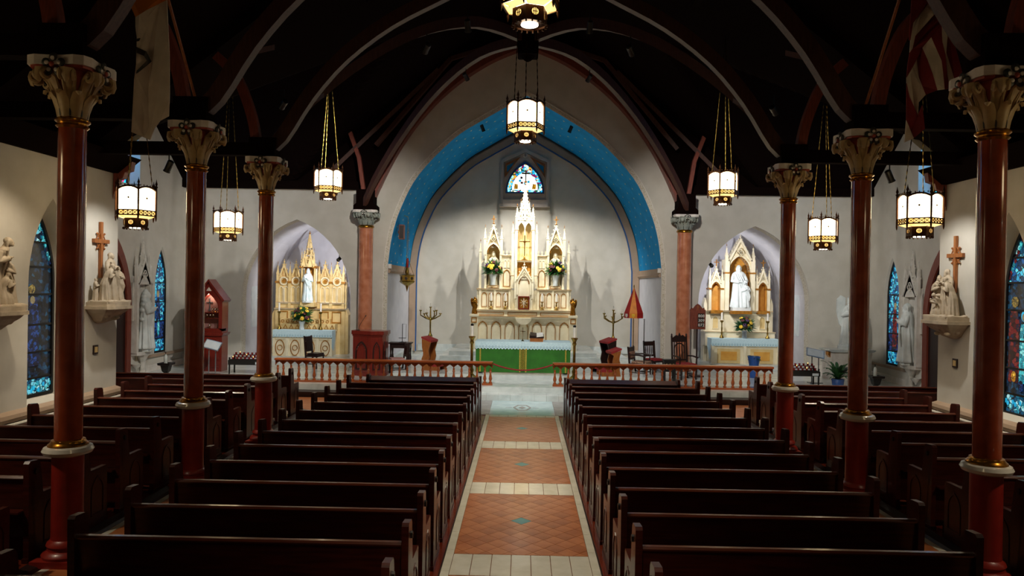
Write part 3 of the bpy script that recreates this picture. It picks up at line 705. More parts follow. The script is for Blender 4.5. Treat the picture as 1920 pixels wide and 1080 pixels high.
# ================================================================== COLUMNS
def leaf(mb, pts, wid, mt, n=5, curl=.25):                # pts: (r, z) spine, wid: half widths; curved cross-section
    vs = []; fs = []; m = len(pts)
    for i, ((r, z), wd) in enumerate(zip(pts, wid)):
        for k in range(n):
            u = -1+2*k/(n-1); vs.append((r-curl*wd*(u*u)+.012*(1-abs(u)), u*wd, z))
    for i in range(m-1):
        for k in range(n-1): fs.append((i*n+k, i*n+k+1, (i+1)*n+k+1, (i+1)*n+k))
    o = len(vs); vs2 = [(x-.018, y, z-.006) for x, y, z in vs]
    fs2 = [tuple(o+q for q in reversed(f)) for f in fs]
    edge = [k for k in range(n)]+[i*n+n-1 for i in range(1, m)]+[(m-1)*n+k for k in range(n-2, -1, -1)]+[i*n for i in range(m-2, 0, -1)]
    fs3 = [(edge[i], edge[(i+1) % len(edge)], o+edge[(i+1) % len(edge)], o+edge[i]) for i in range(len(edge))]
    mb.add(vs+vs2, fs+fs2+fs3, mt)
def capital(parent, r0, H, half, cols, fl=1.0):
    """bell + acanthus leaves + corner volutes + abacus with rosettes; base at z = 0"""
    cream, white, red, dark = cols
    bell = MB().lathe([(r0*(1+(k-1)*fl), z*H) for k, z in ((1, 0), (1.02, .1), (1.12, .35), (1.45, .6), (1.95, .8), (2.1, .86))], 24).build('capital', red, parent, True)
    a0 = .84*H
    oc = []
    for k in range(4):
        th = k*pi/2
        for u, v_ in ((-.62, 1.0), (-.2, .93), (.2, .93), (.62, 1.0), (.9, .9)): oc.append((half*(u*cos(th)+v_*sin(th)) if 0 else half*(v_*cos(th)-u*sin(th)), half*(v_*sin(th)+u*cos(th))))
    MB().prism(oc, a0, H, 'z').build('abacus', white, bell)
    MB().prism([(x*.93, y*.93) for x, y in oc], a0-.045*H, a0, 'z').build('abacus_band', red, bell)
    rf = lambda k: r0*(1+(k-1)*fl)
    l1 = MB(); leaf(l1, [(rf(k), z*H) for k, z in ((1.03, .02), (1.14, .15), (1.36, .3), (1.7, .42), (1.98, .44), (2.0, .38))], [r0*.34, r0*.42, r0*.46, r0*.38, r0*.24, r0*.05], RZ(0))
    l1 = l1.build('leaf', cream, bell, True)
    for k in range(1, 8): share(l1, bell, rz=k*pi/4)
    v1 = MB(); v1.tube([(r0*1.0+.0, 0, .04*H), (r0*1.06, 0, .25*H), (r0*1.18, 0, .4*H)], [.012, .018, .012], 5); v1 = v1.build('leaf_vein', dark, bell)
    for k in range(8): (share(v1, bell, rz=(k+.5)*pi/4) if k else setattr(v1, 'rotation_euler', (0, 0, pi/8)))
    l2 = MB(); leaf(l2, [(rf(k), z*H) for k, z in ((1.1, .28), (1.4, .48), (1.95, .66), (2.55, .79), (2.95, .77), (3.02, .64), (2.85, .54))], [r0*.34, r0*.42, r0*.46, r0*.46, r0*.42, r0*.3, r0*.1], RZ(0))
    sp = [(r0*(1.1+.0), 0, .3*H)]
    for q in range(-1, 2, 2):                      # the scrolls at the sides of the big leaf
        pts = []
        for i in range(15):
            t = i/14; a = pi*.5-2.2*pi*t; rr = r0*.36*(1-t*.75)
            pts.append((rf(2.5)+rr*1.25*fl*cos(a), q*r0*.44, .66*H+rr*1.1*sin(a)))
        l2.tube([(rf(1.25), q*r0*.28, .38*H), (rf(1.75), q*r0*.4, .66*H)]+pts, [.014, .02]+[.022]*14+[.014], 6)
    l2 = l2.build('volute', cream, bell, True)
    for k in range(8): (share(l2, bell, rz=k*pi/4+pi/8 if 0 else k*pi/4+pi/4*.5) if k else setattr(l2, 'rotation_euler', (0, 0, pi/8)))
    ro = MB()
    for k in range(5):
        a = k*2*pi/5+pi/2; ro.ball((half*1.0, .055*H/.6*cos(a)*1.5, .82*H+.055*H/.6*sin(a)*1.5), .02, .045*H/.6, .045*H/.6, 8, 5)
    ro = ro.build('rosette', dark, bell, True); star = MB()
    for k in range(5):
        a = k*2*pi/5+pi/2; star.ball((half*1.0+.014, .05*H/.6*cos(a)*1.3, .82*H+.05*H/.6*sin(a)*1.3), .014, .024*H/.6, .024*H/.6, 6, 4)
    star = star.build('rosette_petal', white, bell, True); eye = MB().ball((half*1.0+.03, 0, .82*H), .015, .028*H/.6, .028*H/.6, 8, 5).build('rosette_eye', red, bell, True)
    for k in range(1, 4):
        for q in (ro, star, eye): share(q, bell, rz=k*pi/2)
    return bell
def column(x, y, label, R=.138):
    c = thing('column', label, 'column', (x, y, 0), group='nave columns')
    MB().prism([(-.25, -.25), (.25, -.25), (.25, .25), (-.25, .25)], 0, .07, 'z').build('plinth', 'column_paint', c)
    MB().lathe([(.24, .07), (.245, .1), (.22, .14), (.19, .15), (.185, .18), (.2, .2), (.19, .23), (R*1.15, .26), (R*1.13, .3)], 32).build('base', 'column_paint', c, True)
    MB().lathe([(R*1.13, .3), (R*1.13, 1.18)], 32).build('lower_shaft', 'column_paint', c, True)
    MB().lathe([(R*1.1, 1.16), (.2, 1.175), (.235, 1.19), (.252, 1.225), (.235, 1.26), (.2, 1.275), (R, 1.28)], 40).build('ring', 'ring_white', c, True)
    MB().lathe([(.2, 1.272), (.198, 1.29), (.18, 1.305), (.168, 1.32), (.165, 1.335), (R, 1.345)], 32).build('gilt_ring', 'gilt', c, True)
    MB().lathe([(R, 1.3), (R, 4.8)], 32).build('shaft', 'column_marble', c, True)
    MB().lathe([(R, 4.74), (R+.01, 4.75), (R+.025, 4.765), (R+.01, 4.785), (R+.012, 4.8), (R+.034, 4.82), (R+.034, 4.835), (R+.012, 4.85), (R, 4.86)], 32).build('necking', 'gilt', c, True)
    b = capital(c, R*.98, .62, .335, ('capital_cream', 'capital_white', 'capital_red', 'capital_dark')); b.location = (0, 0, 4.84)
    return c
c0 = None
for i, y in enumerate(COLY):
    for s in (-1, 1):
        lb = 'red marble column with painted capital, %s from the transept on the %s' % (ORD[2-i], SIDE[s])
        if c0 is None: c0 = column(s*5.0, y, lb)
        else: copy_tree(c0, None, (s*5.0, y, 0), 0, lb)
c1 = None
for s in (-1, 1):
    lb = 'pale red marble column with silvery capital beside the chancel arch on the '+SIDE[s]
    if c1:
        copy_tree(c1, None, (s*5.22, 23.28, .3), 0, lb); continue
    c1 = thing('column', lb, 'column', (s*5.22, 23.28, .3), group='chancel columns'); R = .23
    MB().box(-.3, .3, -.3, .3, 0, .1).build('plinth', 'marble', c1)
    MB().lathe([(.3, .1), (.31, .15), (.27, .2), (.25, .22), (R, .28), (R, 4.7)], 32).build('shaft', 'column_pale', c1, True)
    MB().lathe([(R, 4.6), (R+.03, 4.63), (R+.03, 4.66), (R, 4.7)], 32).build('necking', 'gilt', c1, True)
    b = capital(c1, R*.95, .5, .41, ('capital_stone', 'capital_white', 'capital_stone', 'capital_dark'), .5); b.location = (0, 0, 4.68)
    MB().prism([(-.37, 5.185), (.37, 5.185), (.37, 5.32), (.28, 5.4), (.28, 5.85), (-.28, 5.85), (-.28, 5.4), (-.37, 5.32)], -.3, .27, 'y').build('impost_block', 'roof_wood', c1)

# ================================================================== LANTERNS
def hexpts(r, ph=0): return [(r*cos(k*pi/3+ph), r*sin(k*pi/3+ph)) for k in range(6)]
def lantern(loc, label, chain_top, rz, R=.35):
    t = thing('hanging_lantern', label, 'lantern', loc, rz, group='hanging church lanterns')   # origin at the bottom of the drum
    MB().lathe([(.205, .02), (.21, .0), (.21, .17), (.19, .18)], 6).build('drum', 'lantern_iron', t)
    MB().lathe([(.10, -.004), (.10, .012)], 16).build('downlight', 'bulb_glow', t)
    dn = MB()
    for k in range(18): a = k*pi/9; dn.box(-.012, .012, -.008, .008, -.025, .01, T(.2*cos(a), .2*sin(a), 0) @ RZ(a))
    dn.build('cresting', 'lantern_iron', t)
    panel = None; pa = R*cos(pi/6)
    for k in range(6):
        a = k*pi/3+pi/6
        if panel is None:
            hwp = R/2-.018; ap = [(-hwp, .31)]+[(hwp*u, .66+.05*(1-u*u)) for u in (-1, -.6, -.2, .2, .6, 1)]+[(hwp, .31)]
            g = MB(); g.prism(ap, -.004, .004, 'x', T(pa-.02, 0, 0)); panel = g.build('glass_panel', 'lantern_glass', t)
            cr = MB(); cr.prism(ell(0, .52, .022, .022, 4), 0, .004, 'x', T(pa-.014, 0, 0)); cr.tube([(pa-.013, 0, .40), (pa-.013, 0, .64)], .002, 4); crs = cr.build('cross_mark', 'lantern_iron', panel)
            fz = MB(); n = 4
            for i in range(n):
                u0 = -hwp+i*2*hwp/n; u1 = u0+2*hwp/n; zz0, zz1 = .225, .295
                for (p, q) in (((u0, zz0), (u1, zz1)), ((u1, zz0), (u0, zz1))): fz.tube([(pa, p[0], p[1]), (pa, q[0], q[1])], .006, 4)
                fz.tube([(pa, u0, zz0), (pa, u0, zz1)], .006, 4)
            fz.box(pa-.012, pa+.008, -hwp-.01, hwp+.01, .205, .226); fz.box(pa-.012, pa+.008, -hwp-.01, hwp+.01, .294, .312)
            frz = fz.build('frieze', 'lantern_iron', t)
            gl = MB().box(pa-.022, pa-.016, -hwp, hwp, .22, .3).build('frieze_glow', 'lantern_glow', t)
            hb = MB(); hb.band([(hwp*u*1.05, .655+.05*(1-u*u)+.006) for u in (-1, -.6, -.2, .2, .6, 1)], [(hwp*u*1.05, .68+.05*(1-u*u)+.012) for u in (-1, -.6, -.2, .2, .6, 1)], pa-.03, pa+.008, 'x')
            for i in range(5): hb.octa((pa-.01, -hwp+hwp*2*(i+.5)/5, .745), .012, .02)
            hdr = hb.build('panel_head', 'lantern_iron', t)
            un = MB(); r1 = .215; p0 = pa-.02
            un.add([(p0, -hwp, .205), (p0, hwp, .205), (r1*.9, r1*.45, .17), (r1*.9, -r1*.45, .17)], [(0, 1, 2, 3)]); und = un.build('under_glass', 'lantern_glow', t)
            rn = MB(); rn.band(ell(0, .095, .055, .055, 12), ell(0, .095, .042, .042, 12), r1*.87, r1*.87+.01, 'x', closed=True)
            for u in (-.018, 0, .018): rn.box(r1*.87, r1*.87+.008, u-.004, u+.004, .05, .14)
            rn.box(r1*.87, r1*.87+.008, -.03, .03, .091, .099)
            rnd = rn.build('roundel', 'lantern_iron', t); rg = MB().prism(ell(0, .095, .043, .043, 12), r1*.86, r1*.868+.004, 'x').build('roundel_glow', 'lantern_glow', t)
            post = MB(); post.tube([(R, 0, .17), (R, 0, .72)], .017, 6); post = post.build('corner_post', 'lantern_iron', t)
            fin = MB().lathe([(.02, .72), (.028, .74), (.012, .76), (.024, .79), (.008, .84), (.002, .88)], 6, (R, 0, 0)).build('finial', 'lantern_iron', t)
            bt = MB().lathe([(.003, .12), (.012, .15), (.016, .18)], 6, (R, 0, 0)).build('drop_tip', 'lantern_iron', t)
            first = [panel, frz, gl, hdr, und, rnd, rg]; corner = [post, fin, bt]
            for o in first: o.rotation_euler = (0, 0, a)
        else:
            for o in first:
                c_ = share(o, t, rz=a)
                if o is panel: share(crs, c_)
            for o in corner: share(o, t, rz=k*pi/3)
    MB().lathe([(R*.95, .70), (R*.8, .71)], 6).build('top_plate', 'lantern_iron', t)
    up = chain_top-loc[2]
    for k in range(3):
        a = k*2*pi/3+.4; pts = []; rr = []; n = max(10, int((up-.7)/.06))
        for i in range(n+1):
            q = i/n; pts.append((R*.75*(1-q)*cos(a), R*.75*(1-q)*sin(a), .7+(up-.7)*q)); rr.append(.011 if i % 2 else .005)
        MB().tube(pts, rr, 5).build('chain', 'brass', t)
    return t
LAN = [((-.0, 8.25, 6.13), 12.58, .32, 'large lantern hanging over the centre aisle between the first nave columns'),
       ((-.03, 13.3, 5.80), 12.56, .1, 'lantern on long chains hanging in front of the blue chancel vault'),
       ((-6.98, 12.6, 4.02), 7.03, .08, 'lantern hanging in the aisle on the pulpit side before the transept'),
       ((6.77, 12.3, 4.05), 7.19, .5, 'lantern hanging in the aisle on the hymn board side before the transept'),
       ((-7.58, 18.0, 4.14), 8.83, .35, 'low lantern hanging in the transept on the pulpit side'),
       ((7.09, 17.0, 4.08), 8.03, .0, 'low lantern hanging in the transept on the hymn board side'),
       ((-4.98, 17.8, 5.20), 8.67, .1, 'high lantern hanging at the crossing on the pulpit side'),
       ((4.56, 16.5, 5.06), 8.96, .05, 'high lantern hanging at the crossing on the hymn board side'),
       ((0, 2.9, 6.1), 12.56, .2, 'unseen lantern added over the centre aisle near the entrance to light the nearer columns'),  # from here on: added out of view to light the nearer columns and capitals
       ((-6.9, 6.4, 4.03), 7.09, .2, 'unseen lantern added for light in the aisle on the pulpit side near the entrance'),
       ((6.9, 6.4, 4.03), 7.09, .3, 'unseen lantern added for light in the aisle, hymn board side near the entrance')]
for i, (loc, top, rz, lb) in enumerate(LAN):
    lantern(loc, lb, top, rz)
    mid = abs(loc[0]) < 1
    spot('lantern_lamp', (loc[0], loc[1], loc[2]-.06), (loc[0], loc[1], 0), 520 if mid else 170, 84 if mid else 120, .9, WARM, .08)

# ================================================================== PEWS
def pew(L, label, group, loc):
    t = thing('pew', label, 'pew', loc, group=group)
    MB().add([(0, .02, .1), (L, .02, .1), (L, .05, .1), (0, .05, .1), (0, -.05, .9), (L, -.05, .9), (L, -.02, .9), (0, -.02, .9)],
             [(0, 3, 2, 1), (4, 5, 6, 7), (0, 1, 5, 4), (1, 2, 6, 5), (2, 3, 7, 6), (3, 0, 4, 7)]).build('backrest', 'pew_wood', t)
    MB().prism([(-.065, .895), (-.005, .895), (-.0, .91), (-.015, .928), (-.055, .928), (-.07, .91)], .03, L-.03, 'x').build('cap_rail', 'pew_cap', t)
    MB().prism([(.03, .40), (.47, .42), (.49, .44), (.47, .46), (.03, .44)], .03, L-.03, 'x').build('seat', 'pew_wood', t)
    MB().box(.06, L-.06, -.16, -.03, .55, .57).build('book_rack', 'pew_wood', t)
    prof = [(-.09, .0), (.50, .0), (.50, .06), (.47, .10), (.47, .62), (.50, .68), (.47, .72), (.30, .72), (.2, .74), (.14, .82), (.09, 1.04), (.06, 1.085), (.0, 1.095), (-.06, 1.085), (-.085, 1.05)]
    prof = [(-.07, .0), (.50, .0), (.50, .68), (.48, .71), (.155, .71), (.15, .73), (.10, 1.05), (.07, 1.085), (-.06, 1.095), (-.085, 1.07), (-.085, 1.03)]
    for e, x in enumerate((0, L-.06)):
        ep = MB().prism(prof, x, x+.06, 'x').build('end_panel', 'pew_wood', t)
        xo = x-.008 if e == 0 else x+.06
        ar = archpoly(.13, .14, .42, .62, 6, .30); ai = archpoly(.112, .158, .42, .59, 6, .30)
        MB().band(ar, ai, xo, xo+.008, 'x', closed=True).build('arch_moulding', 'pew_wood', ep)
        MB().prism(ell(.02, .97, .02, .032, 10), xo-(.012 if e == 0 else 0), xo+(.008 if e == 0 else .02), 'x').build('ribbon_knob', 'iron_black', ep)
        MB().box(x-.006, x+.066, -.09, .52, 0, .05).build('foot_moulding', 'pew_wood', ep)
    kn = MB().box(.1, L-.1, -.34, -.16, .12, .16).build('kneeler', 'iron_black', t)
    for x in (.16, L/2, L-.2): MB().box(x, x+.03, -.32, -.06, .0, .12).build('kneeler_leg', 'iron_black', kn)
    return t
protos = {}
def put_pew(x0, L, y, label, group, z=0):
    k = round(L, 2)
    if k not in protos: protos[k] = pew(L, label, group, (x0, y, z)); return
    c_ = copy_tree(protos[k], None, (x0, y, z), 0, label); c_['group'] = group
CROWS = [5.145+.86*k for k in range(13)]
for s in (-1, 1):
    for k, y in enumerate(CROWS):
        n = 13-k
        put_pew(-3.84 if s < 0 else .95, 2.89, y+(.03 if s > 0 else 0), 'dark wooden pew, %s row from the altar rail, centre block on %s' % (ORD[n-1], SIDE[s]), 'centre pews')
    f = thing('pew_screen', 'dark wooden kneeling desk in front of the centre pews on the '+SIDE[s], 'pew front', (-3.6 if s < 0 else .95, 16.33, 0), group='pew front screens')
    L = 2.65
    MB().box(0.05, L-.05, 0, .04, .05, .86).build('panel', 'pew_wood', f)
    MB().prism([(-.1, .86), (.16, .92), (.17, .945), (-.1, .885)], .02, L-.02, 'x').build('book_shelf', 'pew_cap', f)
    for x in (0, L-.06): MB().prism([(-.1, 0), (.18, 0), (.18, .95), (.1, 1.0), (-.06, 1.0), (-.1, .9)], x, x+.06, 'x').build('end_panel', 'pew_wood', f)
    for i in range(6): MB().band(archpoly(.16, .2, .5, .74, 6, .25+i*.43), archpoly(.13, .23, .5, .69, 6, .25+i*.43), .04, .05, 'y', closed=True).build('arch_moulding', 'pew_wood', f)
OROWS = [5.03+.86*k for k in range(14)]
for s in (-1, 1):
    for k, y in enumerate(OROWS):
        n = 14-k; tr = y > 14.9
        L = 5.0 if tr else 2.45
        put_pew(-5.3-L if s < 0 else 5.3, L, y, 'dark wooden pew, %s row from the altar rail, %s on %s' % (ORD[n-1], 'transept block' if tr else 'outer block', SIDE[s]), 'outer pews', .03)

# ================================================================== FIGURES (carved statues)
def robed(mb, h, mt=None, veil=False, beard=False, arms=None, folds=9, seed=1, wide=1.0, bend=0.0, kneel=False):
    """A draped standing figure of height h facing -Y: robe, shoulders, neck, head with face, sleeved arms with hands."""
    rnd = random.Random(seed); n = 72
    rings = [(0, .165, .135), (.03, .17, .14), (.12, .155, .13), (.28, .138, .115), (.45, .128, .105), (.56, .12, .095), (.62, .110, .088), (.70, .122, .092), (.77, .130, .086), (.81, .124, .076), (.832, .098, .064), (.852, .058, .05), (.868, .041, .044), (.90, .04, .044)]
    if kneel: rings = [(0, .2, .2), (.05, .2, .21), (.16, .18, .2), (.26, .14, .16), (.34, .122, .105), (.42, .112, .09), (.5, .122, .095), (.57, .130, .086), (.61, .124, .076), (.632, .098, .064), (.652, .058, .05), (.668, .041, .044), (.70, .04, .044)]
    dz = -.2 if kneel else 0
    ph = rnd.random()*6; vs = []; fs = []
    def sx(z): return bend*max(0, z-.45)**1.3
    for z, rx, ry in rings:
        top_ = .78+dz; amp = max(.02, .17*(1-z/top_)+.02) if z < top_ else .0
        for k in range(n):
            th = 2*pi*k/n; q = 1+amp*((abs(sin((folds*th+ph+z*2.2)/2))*2-1.1)*.75+sin(int(folds*1.7)*th-ph*2+z*4)*.3)
            vs.append((rx*wide*q*cos(th), ry*q*sin(th)-sx(z), z))
    m = len(rings)
    for i in range(m-1):
        for k in range(n): fs.append((i*n+k, i*n+(k+1) % n, (i+1)*n+(k+1) % n, (i+1)*n+k))
    fs += [tuple(range(n-1, -1, -1)), tuple(range((m-1)*n, m*n))]
    S = Matrix.Scale(h, 4); MT = (mt if mt is not None else Matrix.Identity(4)) @ S
    mb.add(vs, fs, MT)
    hz = .922+dz; hy = -.012-sx(hz)
    mb.ball((0, hy, hz), .047, .058, .066, 16, 12, MT)
    mb.ball((0, hy-.045, hz-.035), .026, .022, .028, 10, 8, MT)                       # jaw
    mb.add([(-.012, hy-.05, hz-.012), (.012, hy-.05, hz-.012), (0, hy-.08, hz-.014), (0, hy-.05, hz+.02)], [(0, 1, 2), (1, 3, 2), (0, 2, 3), (0, 3, 1)], MT)
    mb.ball((0, hy-.047, hz+.014), .034, .012, .007, 8, 6, MT)                        # brow
    for q in (-1, 1): mb.ball((q*.048, hy, hz-.005), .008, .012, .018, 6, 5, MT)       # ears
    mb.ball((0, hy+.014, hz+.02), .053, .058, .056, 14, 10, MT)                       # hair
    if beard: mb.ball((0, hy-.045, hz-.062), .03, .025, .04, 10, 8, MT)
    if veil:
        for z, rx, ry, oy in ((.975, .045, .05, .012), (.94, .062, .068, .016), (.89, .07, .07, .028), (.83, .1, .075, .03), (.76, .125, .08, .035), (.66, .12, .075, .05), (.5, .12, .07, .06)):
            mb.ball((0, hy+oy+.01, z+dz), rx, ry*.8, .05, 14, 8, MT)
    arms = arms or [((-.11, 0, .785), (-.15, -.03, .63), (-.03, -.13, .69)), ((.11, 0, .785), (.15, -.03, .63), (.03, -.13, .69))]
    for q in range(4):                                                                # mantle folds across the body
        a0 = -.10+.045*q; zz = .80-.01*q+dz
        mb.tube([(a0*wide, -.075-sx(zz), zz), ((a0+.05)*wide, -.112-sx(zz-.14), zz-.14), ((a0+.11)*wide, -.115-sx(zz-.28), zz-.28-.02*q), (min(a0+.15, .12)*wide, -.09, max(zz-.42-.03*q, .05))], [.012, .015, .016, .01], 6, MT)
    if not veil:
        for q in (-1, 1): mb.tube([(q*.04, hy+.0, hz+.03), (q*.052, hy+.012, hz-.02), (q*.05, hy+.02, hz-.075)], [.02, .022, .014], 6, MT)
    for q in (-1, 1): mb.ball((q*.02, hy-.052, hz+.0), .009, .006, .006, 6, 4, MT)     # eyes
    mb.ball((0, hy-.063, hz-.034), .014, .006, .005, 6, 4, MT)                        # mouth
    for a, b, c in arms:
        f = lambda p: (p[0]*wide, p[1]-sx(p[2]+0), p[2]+dz)
        a, b, c = f(a), f(b), f(c); A, B, C_ = Vector(a), Vector(b), Vector(c)
        mb.tube([A, A.lerp(B, .5), B, B.lerp(C_, .5), C_], [.034, .042, .043, .047, .042], 10, MT)
        d = (C_-B).normalized(); side = d.cross(Vector((0, 0, 1)))
        side = side.normalized() if side.length > .01 else Vector((1, 0, 0))
        mb.tube([C_, C_+d*.03], [.02, .024], 8, MT)
        for q in range(4):
            o = C_+d*.03+side*(.016*(q-1.5)/1.5); mb.tube([o, o+d*.03, o+d*(.045 if q in (1, 2) else .036)+Vector((0, 0, -.006))], [.0095, .009, .007], 6, MT)
        mb.tube([C_+d*.01+side*.02, C_+d*.03+side*.034], [.01, .008], 6, MT)
def angel_wings(mb, h, MT):
    for q in (-1, 1):
        pl = [(q*.03, .80), (q*.12, .92), (q*.2, .90), (q*.24, .78), (q*.22, .58), (q*.16, .40), (q*.11, .34), (q*.07, .55)]
        mb.prism([(x, z) for x, z in pl], .085, .12, 'y', MT @ Matrix.Scale(h, 4))

# ================================================================== GOTHIC WOODWORK
def pinnacle(parent, x, y, z0, w, shaft, spire, mat='altar_cream', tip='altar_gold', name='pinnacle', cross=False):
    m = MB(); h = w/2
    m.box(x-h, x+h, y-h, y+h, z0, z0+shaft)
    for k in range(4): m.band([(x-h*1.25, y-h*1.25), (x+h*1.25, y-h*1.25), (x+h*1.25, y+h*1.25), (x-h*1.25, y+h*1.25)], [(x-h*.9, y-h*.9), (x+h*.9, y-h*.9), (x+h*.9, y+h*.9), (x-h*.9, y+h*.9)], z0+shaft-.03, z0+shaft+.01, 'z', closed=True) if k == 0 else None
    zt = z0+shaft+spire
    m.add([(x-h*.9, y-h*.9, z0+shaft), (x+h*.9, y-h*.9, z0+shaft), (x+h*.9, y+h*.9, z0+shaft), (x-h*.9, y+h*.9, z0+shaft), (x, y, zt)], [(0, 1, 4), (1, 2, 4), (2, 3, 4), (3, 0, 4), (3, 2, 1, 0)])
    nc = max(2, int(spire/.14))
    for i in range(nc):
        t = (i+.4)/nc
        for q in ((-1, -1), (1, -1), (1, 1), (-1, 1)): m.octa((x+q[0]*h*.9*(1-t)+q[0]*.008, y+q[1]*h*.9*(1-t)+q[1]*.008, z0+shaft+spire*t), w*.13, w*.17)
    o = m.build(name, mat, parent)
    f = MB(); f.octa((x, y, zt+.02), w*.28, w*.14); f.octa((x, y, zt-.06), w*.2, w*.1); f.lathe([(.004, -.05), (.008, 0), (.003, .07)], 6, (x, y, zt+.02))
    if cross: f.box(x-.012, x+.012, y-.012, y+.012, zt, zt+.28); f.box(x-.075, x+.075, y-.012, y+.012, zt+.14, zt+.165)
    f.build('finial', tip, o)
    return o
def gable(parent, cx, y, zb, hw, za, mat='altar_cream', tip='altar_gold', th=.05, depth=.08, foil=True, crock=True, fill=True):
    m = MB(); A = [(cx-hw, zb), (cx, za), (cx+hw, zb)]; sl = (za-zb)/hw; B = [(cx-hw+th*1.1, zb), (cx, za-th*1.2*sl*.95), (cx+hw-th*1.1, zb)]
    m.band(A, B, y-depth, y)
    if fill: m.prism([(cx-hw+.02, zb), (cx, za-.06), (cx+hw-.02, zb)], y-.02, y)
    if foil:
        r = hw*.26; fz = zb+(za-zb)*.36
        for k in range(4): a = k*pi/2; m.band(ell(cx+r*.62*cos(a), fz+r*.62*sin(a), r*.62, r*.62, 10), ell(cx+r*.62*cos(a), fz+r*.62*sin(a), r*.42, r*.42, 10), y-depth*.8, y, closed=True)
    o = m.build('gable', mat, parent)
    if crock:
        n = max(3, int((za-zb)/.14)); c_ = MB()
        for i in range(n):
            t = (i+.5)/n
            for q in (-1, 1): c_.octa((cx+q*hw*(1-t)+q*.025, y-depth*.5, zb+(za-zb)*t+.02), .028, .034)
        c_.octa((cx, y-depth*.5, za+.03), .04, .05); c_.octa((cx, y-depth*.5, za+.1), .02, .03)
        c_.build('crocket', mat, o)
    return o
def blind_arch(parent, cx, y, z0, hw, h, frame='altar_gold', fill='altar_cream', name='arch_panel', d=.025, cusps=True):
    zs = z0+h-hw*1.35; za = z0+h
    o = MB().prism(archpoly(hw*.9, z0+.01, zs, za-.02, 6, cx), y-.006, y).build(name, fill, parent)
    t = min(.022, hw*.2); fr = MB().band(archpoly(hw, z0, zs, za, 6, cx), archpoly(hw-t, z0+t, zs, za-t*1.6, 6, cx), y-d, y, closed=True)
    fr.build('arch_frame', frame, o)
    if cusps:
        c_ = MB()
        for px, pz in archpoly(hw-t, z0+t, zs, za-t*1.6, 4, cx)[2:-2]: c_.octa((px+(cx-px)*.12, y-d*.6, pz-.008), hw*.09, hw*.11)
        c_.build('cusp', frame, o)
    return o
def open_niche(parent, cx, y, z0, hw, h, depth, fill='niche_gold', name='niche'):
    zs = z0+h-hw*1.5; za = z0+h; ap = archpoly(hw, z0, zs, za, 8, cx); m = MB()
    for a, b in zip(ap, ap[1:]): m.add([(a[0], y, a[1]), (b[0], y, b[1]), (b[0], y+depth, b[1]), (a[0], y+depth, a[1])], [(0, 1, 2, 3)])
    m.add([(x, y+depth, z) for x, z in ap], [tuple(range(len(ap)))]); m.add([(cx-hw, y, z0), (cx+hw, y, z0), (cx+hw, y+depth, z0), (cx-hw, y+depth, z0)], [(0, 1, 2, 3)])
    o = m.build(name, fill, parent)
    MB().band(archpoly(hw+.05, z0, zs, za+.07, 8, cx), ap, y-.05, y+.02).build('niche_arch', 'altar_cream', o)
    c_ = MB()
    for px, pz in archpoly(hw-.01, z0, zs, za-.01, 7, cx)[2:-2]: c_.octa((px+(cx-px)*.1, y-.01, pz-.01), .028, .036)
    c_.build('cusp', 'altar_gold', o)
    return o
def moulding(parent, x0, x1, y0, y1, z0, z1, mat='altar_cream', name='moulding', line=True):
    o = MB().prism([(y0+.03, z0), (y1, z0), (y1, z1), (y0, z1), (y0, z1-(z1-z0)*.35), (y0+.012, z0+(z1-z0)*.3)], x0, x1, 'x').build(name, mat, parent)
    if line: MB().box(x0, x1, y0-.006, y0, z1-(z1-z0)*.3, z1-(z1-z0)*.05).build('gilt_line', 'altar_gold', o)
    return o
def cresting(parent, x0, x1, y, z, mat='altar_cream', h=.16):
    m = MB(); n = max(2, int((x1-x0)/.11)); st_ = (x1-x0)/n
    for i in range(n):
        c = x0+(i+.5)*st_; m.prism([(c-st_*.45, z), (c-st_*.1, z+h*.4), (c-st_*.22, z+h*.65), (c, z+h), (c+st_*.22, z+h*.65), (c+st_*.1, z+h*.4), (c+st_*.45, z)], y-.02, y+.02)
    m.box(x0, x1, y-.025, y+.025, z-.02, z+.02)
    return m.build('cresting', mat, parent)

# ---- high altar
YH = 26.0; KH = YH/F; XH, ZH = P(981.5, 600, YH)
def hz(py): return ZH-(py-600)*KH
HA = thing('high_altar', 'tall cream and gold gothic high altar with spires against the chancel wall', 'high altar', (XH, YH, .75))
def Z_(py): return hz(py)-.75
def X_(d): return d*KH
MB().box(X_(-97), X_(97), 0, .9, 0, Z_(597)).build('altar_body', 'altar_cream', HA)
for i in range(7): blind_arch(HA, X_(-76.5+25.5*i), 0, Z_(648), X_(9.3), Z_(603)-Z_(648), 'altar_gold', 'niche_gold' if False else 'altar_cream')
moulding(HA, X_(-99), X_(99), -.08, .9, Z_(597), Z_(593))
MB().box(X_(-95), X_(95), -.02, .9, Z_(593), Z_(583.5)).build('gradine', 'altar_cream', HA)
for a, b in ((-90, -37), (-30, 25), (31, 90)):
    MB().band([(X_(a), Z_(592)), (X_(b), Z_(592)), (X_(b), Z_(585.5)), (X_(a), Z_(585.5))], [(X_(a+1.2), Z_(590.8)), (X_(b-1.2), Z_(590.8)), (X_(b-1.2), Z_(586.7)), (X_(a+1.2), Z_(586.7))], -.035, -.02, closed=True).build('panel_frame', 'altar_gold', HA)
moulding(HA, X_(-96), X_(96), -.06, .9, Z_(583.5), Z_(581))
